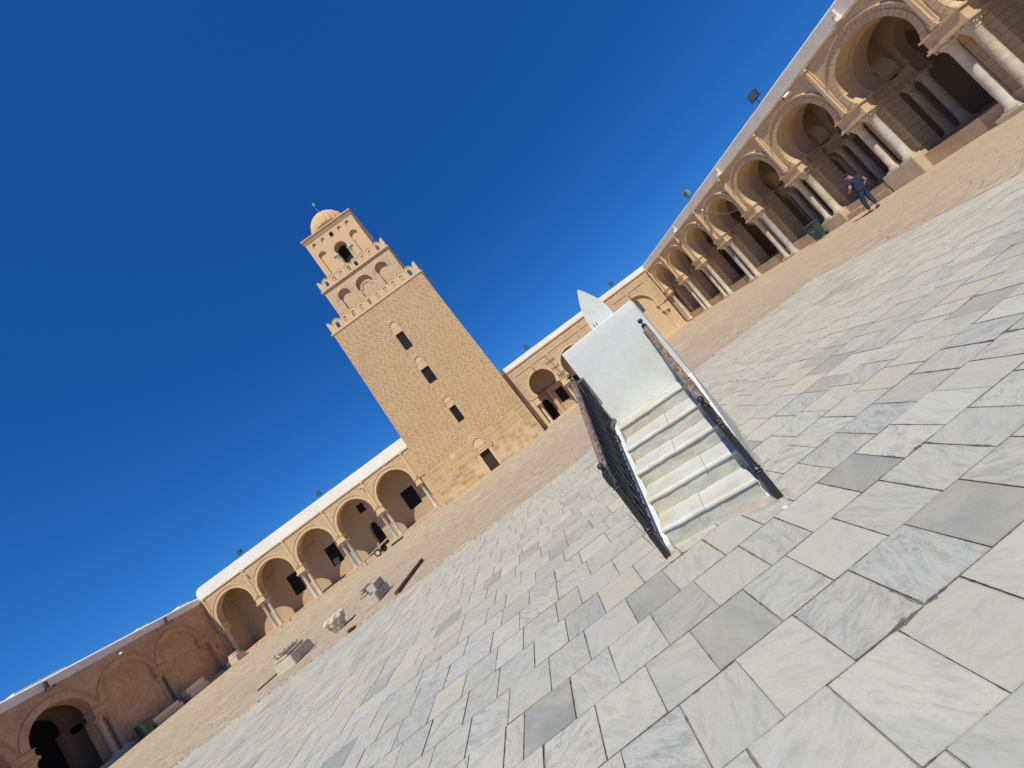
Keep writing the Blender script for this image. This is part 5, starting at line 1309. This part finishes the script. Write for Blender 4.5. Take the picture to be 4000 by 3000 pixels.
seccam(14.95, YN-0.04, 5.5, 0, "pale camera above the blind arch right of the white fin")
seccam(-16.0, YN-0.04, 5.95, 0, "pale camera above the arches nearest the minaret's left side")
seccam(-29.2, YN-0.04, 5.95, 0, "pale camera above the pier between the first and second arch at left")
mb = MB(); P0 = Vector((XE-0.06, 24.3, 5.7)); P1 = Vector((XE-0.1, 21.9, 4.05))
mb.tube([P0.lerp(P1, k/12)-Vector((0, 0, 0.35*math.sin(PI*k/12))) for k in range(13)], 0.012, 6)
tag(put("hanging_cable", mb, MAT['greypaint']), "thin pale cable sagging across an arch of the right gallery", "cable")

# ------------------------------------------------------------------ person
ps = thing("person", "person in navy t-shirt, dark jeans and cap walking away along the right gallery", "person", (15.38, 14.1, 0))
def skinned(name, nodes, edges_, mat, par, root=0, sub=2):
    me = bpy.data.meshes.new(name); me.from_pydata([n_[:3] for n_ in nodes], edges_, [])
    me.materials.append(MAT[mat]); o = bpy.data.objects.new(name, me); COL.objects.link(o); o.parent = par
    md = o.modifiers.new("skin", 'SKIN'); md.use_smooth_shade = True
    for i, n_ in enumerate(nodes):
        sv_ = me.skin_vertices[0].data[i]; sv_.radius = (n_[3], n_[4] if len(n_) > 4 else n_[3]); sv_.use_root = (i == root)
    s_ = o.modifiers.new("sub", 'SUBSURF'); s_.levels = sub; s_.render_levels = sub
    return o
# local: x right, y forward; facing north
J = {'pel': (0.04, 0.0, 0.93), 'spi': (0.06, 0.0, 1.14), 'che': (0.09, 0.01, 1.34), 'nek': (0.09, 0.03, 1.49), 'hed': (0.05, 0.07, 1.60), 'top': (0.04, 0.07, 1.70),
     'lsh': (-0.10, 0.01, 1.42), 'lel': (-0.26, -0.01, 1.18), 'lwr': (-0.14, 0.22, 1.10), 'rsh': (0.28, 0.01, 1.40), 'rel': (0.41, -0.06, 1.15), 'rwr': (0.33, 0.10, 0.95),
     'lhp': (-0.05, 0.0, 0.90), 'lkn': (-0.10, 0.10, 0.50), 'lan': (-0.12, 0.12, 0.08), 'rhp': (0.13, 0.0, 0.90), 'rkn': (0.13, 0.03, 0.50), 'ran': (0.07, -0.06, 0.12)}
def N(k, *r): return J[k]+tuple(r)
body_nodes = [N('pel', .14, .10), N('spi', .125, .10), N('che', .15, .10), N('nek', .05), N('hed', .072, .085), N('top', .06, .07),
              N('lsh', .055), N('lel', .042), N('lwr', .028), N('rsh', .055), N('rel', .042), N('rwr', .028),
              N('lhp', .085), N('lkn', .055), N('lan', .04), N('rhp', .085), N('rkn', .055), N('ran', .04),
              (-0.10, 0.22, 0.03, .03, .03), (0.07, 0.06, 0.05, .03, .03)]
bed = [(0, 1), (1, 2), (2, 3), (3, 4), (4, 5), (2, 6), (6, 7), (7, 8), (2, 9), (9, 10), (10, 11), (0, 12), (12, 13), (13, 14), (0, 15), (15, 16), (16, 17), (14, 18), (17, 19)]
# hands with separate fingers rooted in the palm
def hand(base, dirv, side_, start):
    nodes = []; ed_ = []
    d = Vector(dirv).normalized(); b = Vector(base); s_ = Vector(side_).normalized(); palm = b+d*0.05
    nodes.append(tuple(palm)+(.026, .018)); ed_.append((start[0], start[1]))
    idx = start[1]
    for k, (off, L) in enumerate(((-0.026, .055), (-0.009, .07), (0.009, .075), (0.026, .065))):
        r0 = palm+s_*off+d*0.035; r1 = r0+d*L*0.55+Vector((0, 0, -0.008)); r2 = r1+d*L*0.3+Vector((0, 0, -0.02))
        j = start[1]+len(nodes); nodes += [tuple(r0)+(.009,), tuple(r1)+(.008,), tuple(r2)+(.007,)]; ed_ += [(idx, j), (j, j+1), (j+1, j+2)]
    r0 = palm+s_*0.035-d*0.01; r1 = r0+s_*0.02+d*0.035; j = start[1]+len(nodes); nodes += [tuple(r0)+(.011,), tuple(r1)+(.009,)]; ed_ += [(idx, j), (j, j+1)]
    return nodes, ed_
nn, ee = hand(J['lwr'], (0.55, 0.8, -0.05), (0.3, -0.2, 0.9), (8, len(body_nodes))); body_nodes += nn; bed += ee
nn, ee = hand(J['rwr'], (-0.15, 0.45, -0.85), (-0.9, 0.1, 0.1), (11, len(body_nodes))); body_nodes += nn; bed += ee
bo = skinned("body", body_nodes, bed, 'skin', ps)
skinned("shirt", [(0.04, 0, 0.84, .18, .14), N('pel', .19, .145), N('spi', .19, .145), N('che', .20, .14), (0.09, 0.02, 1.46, .08, .075), N('lsh', .085), (-0.20, 0.0, 1.27, .08), N('rsh', .085), (0.36, -0.03, 1.25, .08)],
        [(0, 1), (1, 2), (2, 3), (3, 4), (3, 5), (5, 6), (3, 7), (7, 8)], 'navy', ps)
skinned("trousers", [(0.04, 0, 0.98, .155, .12), (0.04, 0.0, 0.88, .165, .13), N('lhp', .105), N('lkn', .078), (-0.12, 0.12, 0.12, .058), N('rhp', .105), N('rkn', .078), (0.07, -0.05, 0.16, .058)],
        [(0, 1), (1, 2), (2, 3), (3, 4), (1, 5), (5, 6), (6, 7)], 'jeans', ps)
for pts in ([(-0.10, 0.06, 0.045, .045, .045), (-0.10, 0.16, 0.04, .045, .035), (-0.10, 0.26, 0.03, .035, .028)], [(0.07, -0.09, 0.07, .045, .045), (0.07, 0.01, 0.045, .045, .035), (0.07, 0.10, 0.03, .035, .028)]):
    skinned("shoe", pts, [(0, 1), (1, 2)], 'shoe', ps, sub=1)
mb = MB(); mb.lathe([(0.098, 0), (0.10, 0.03), (0.088, 0.075), (0.05, 0.105), (0.005, 0.112)], (0, 0, 0), 20)
mb.add([(-0.05+0.0, 0.07, 0.005), (-0.10, 0.05, 0.0), (-0.17, 0.04, -0.012), (-0.18, 0.0, -0.015), (-0.17, -0.04, -0.012), (-0.10, -0.05, 0.0), (-0.09, 0, 0.02)], [(0, 1, 2, 3, 4, 5, 6)])
put("cap", mb.mesh("cap", True), MAT['cap'], ps, (0.04, 0.07, 1.655), (0, R_(-8), R_(-25)))
# ears, nose on the turned head
fc = MB(); fc.ball((-0.055, 0.075, 1.60), 0.02, 8); fc.ball((0.07, 0.155, 1.60), 0.018, 8); fc.ball((0.06, -0.015, 1.60), 0.018, 8)
put("ear", fc, MAT['skin'], ps)
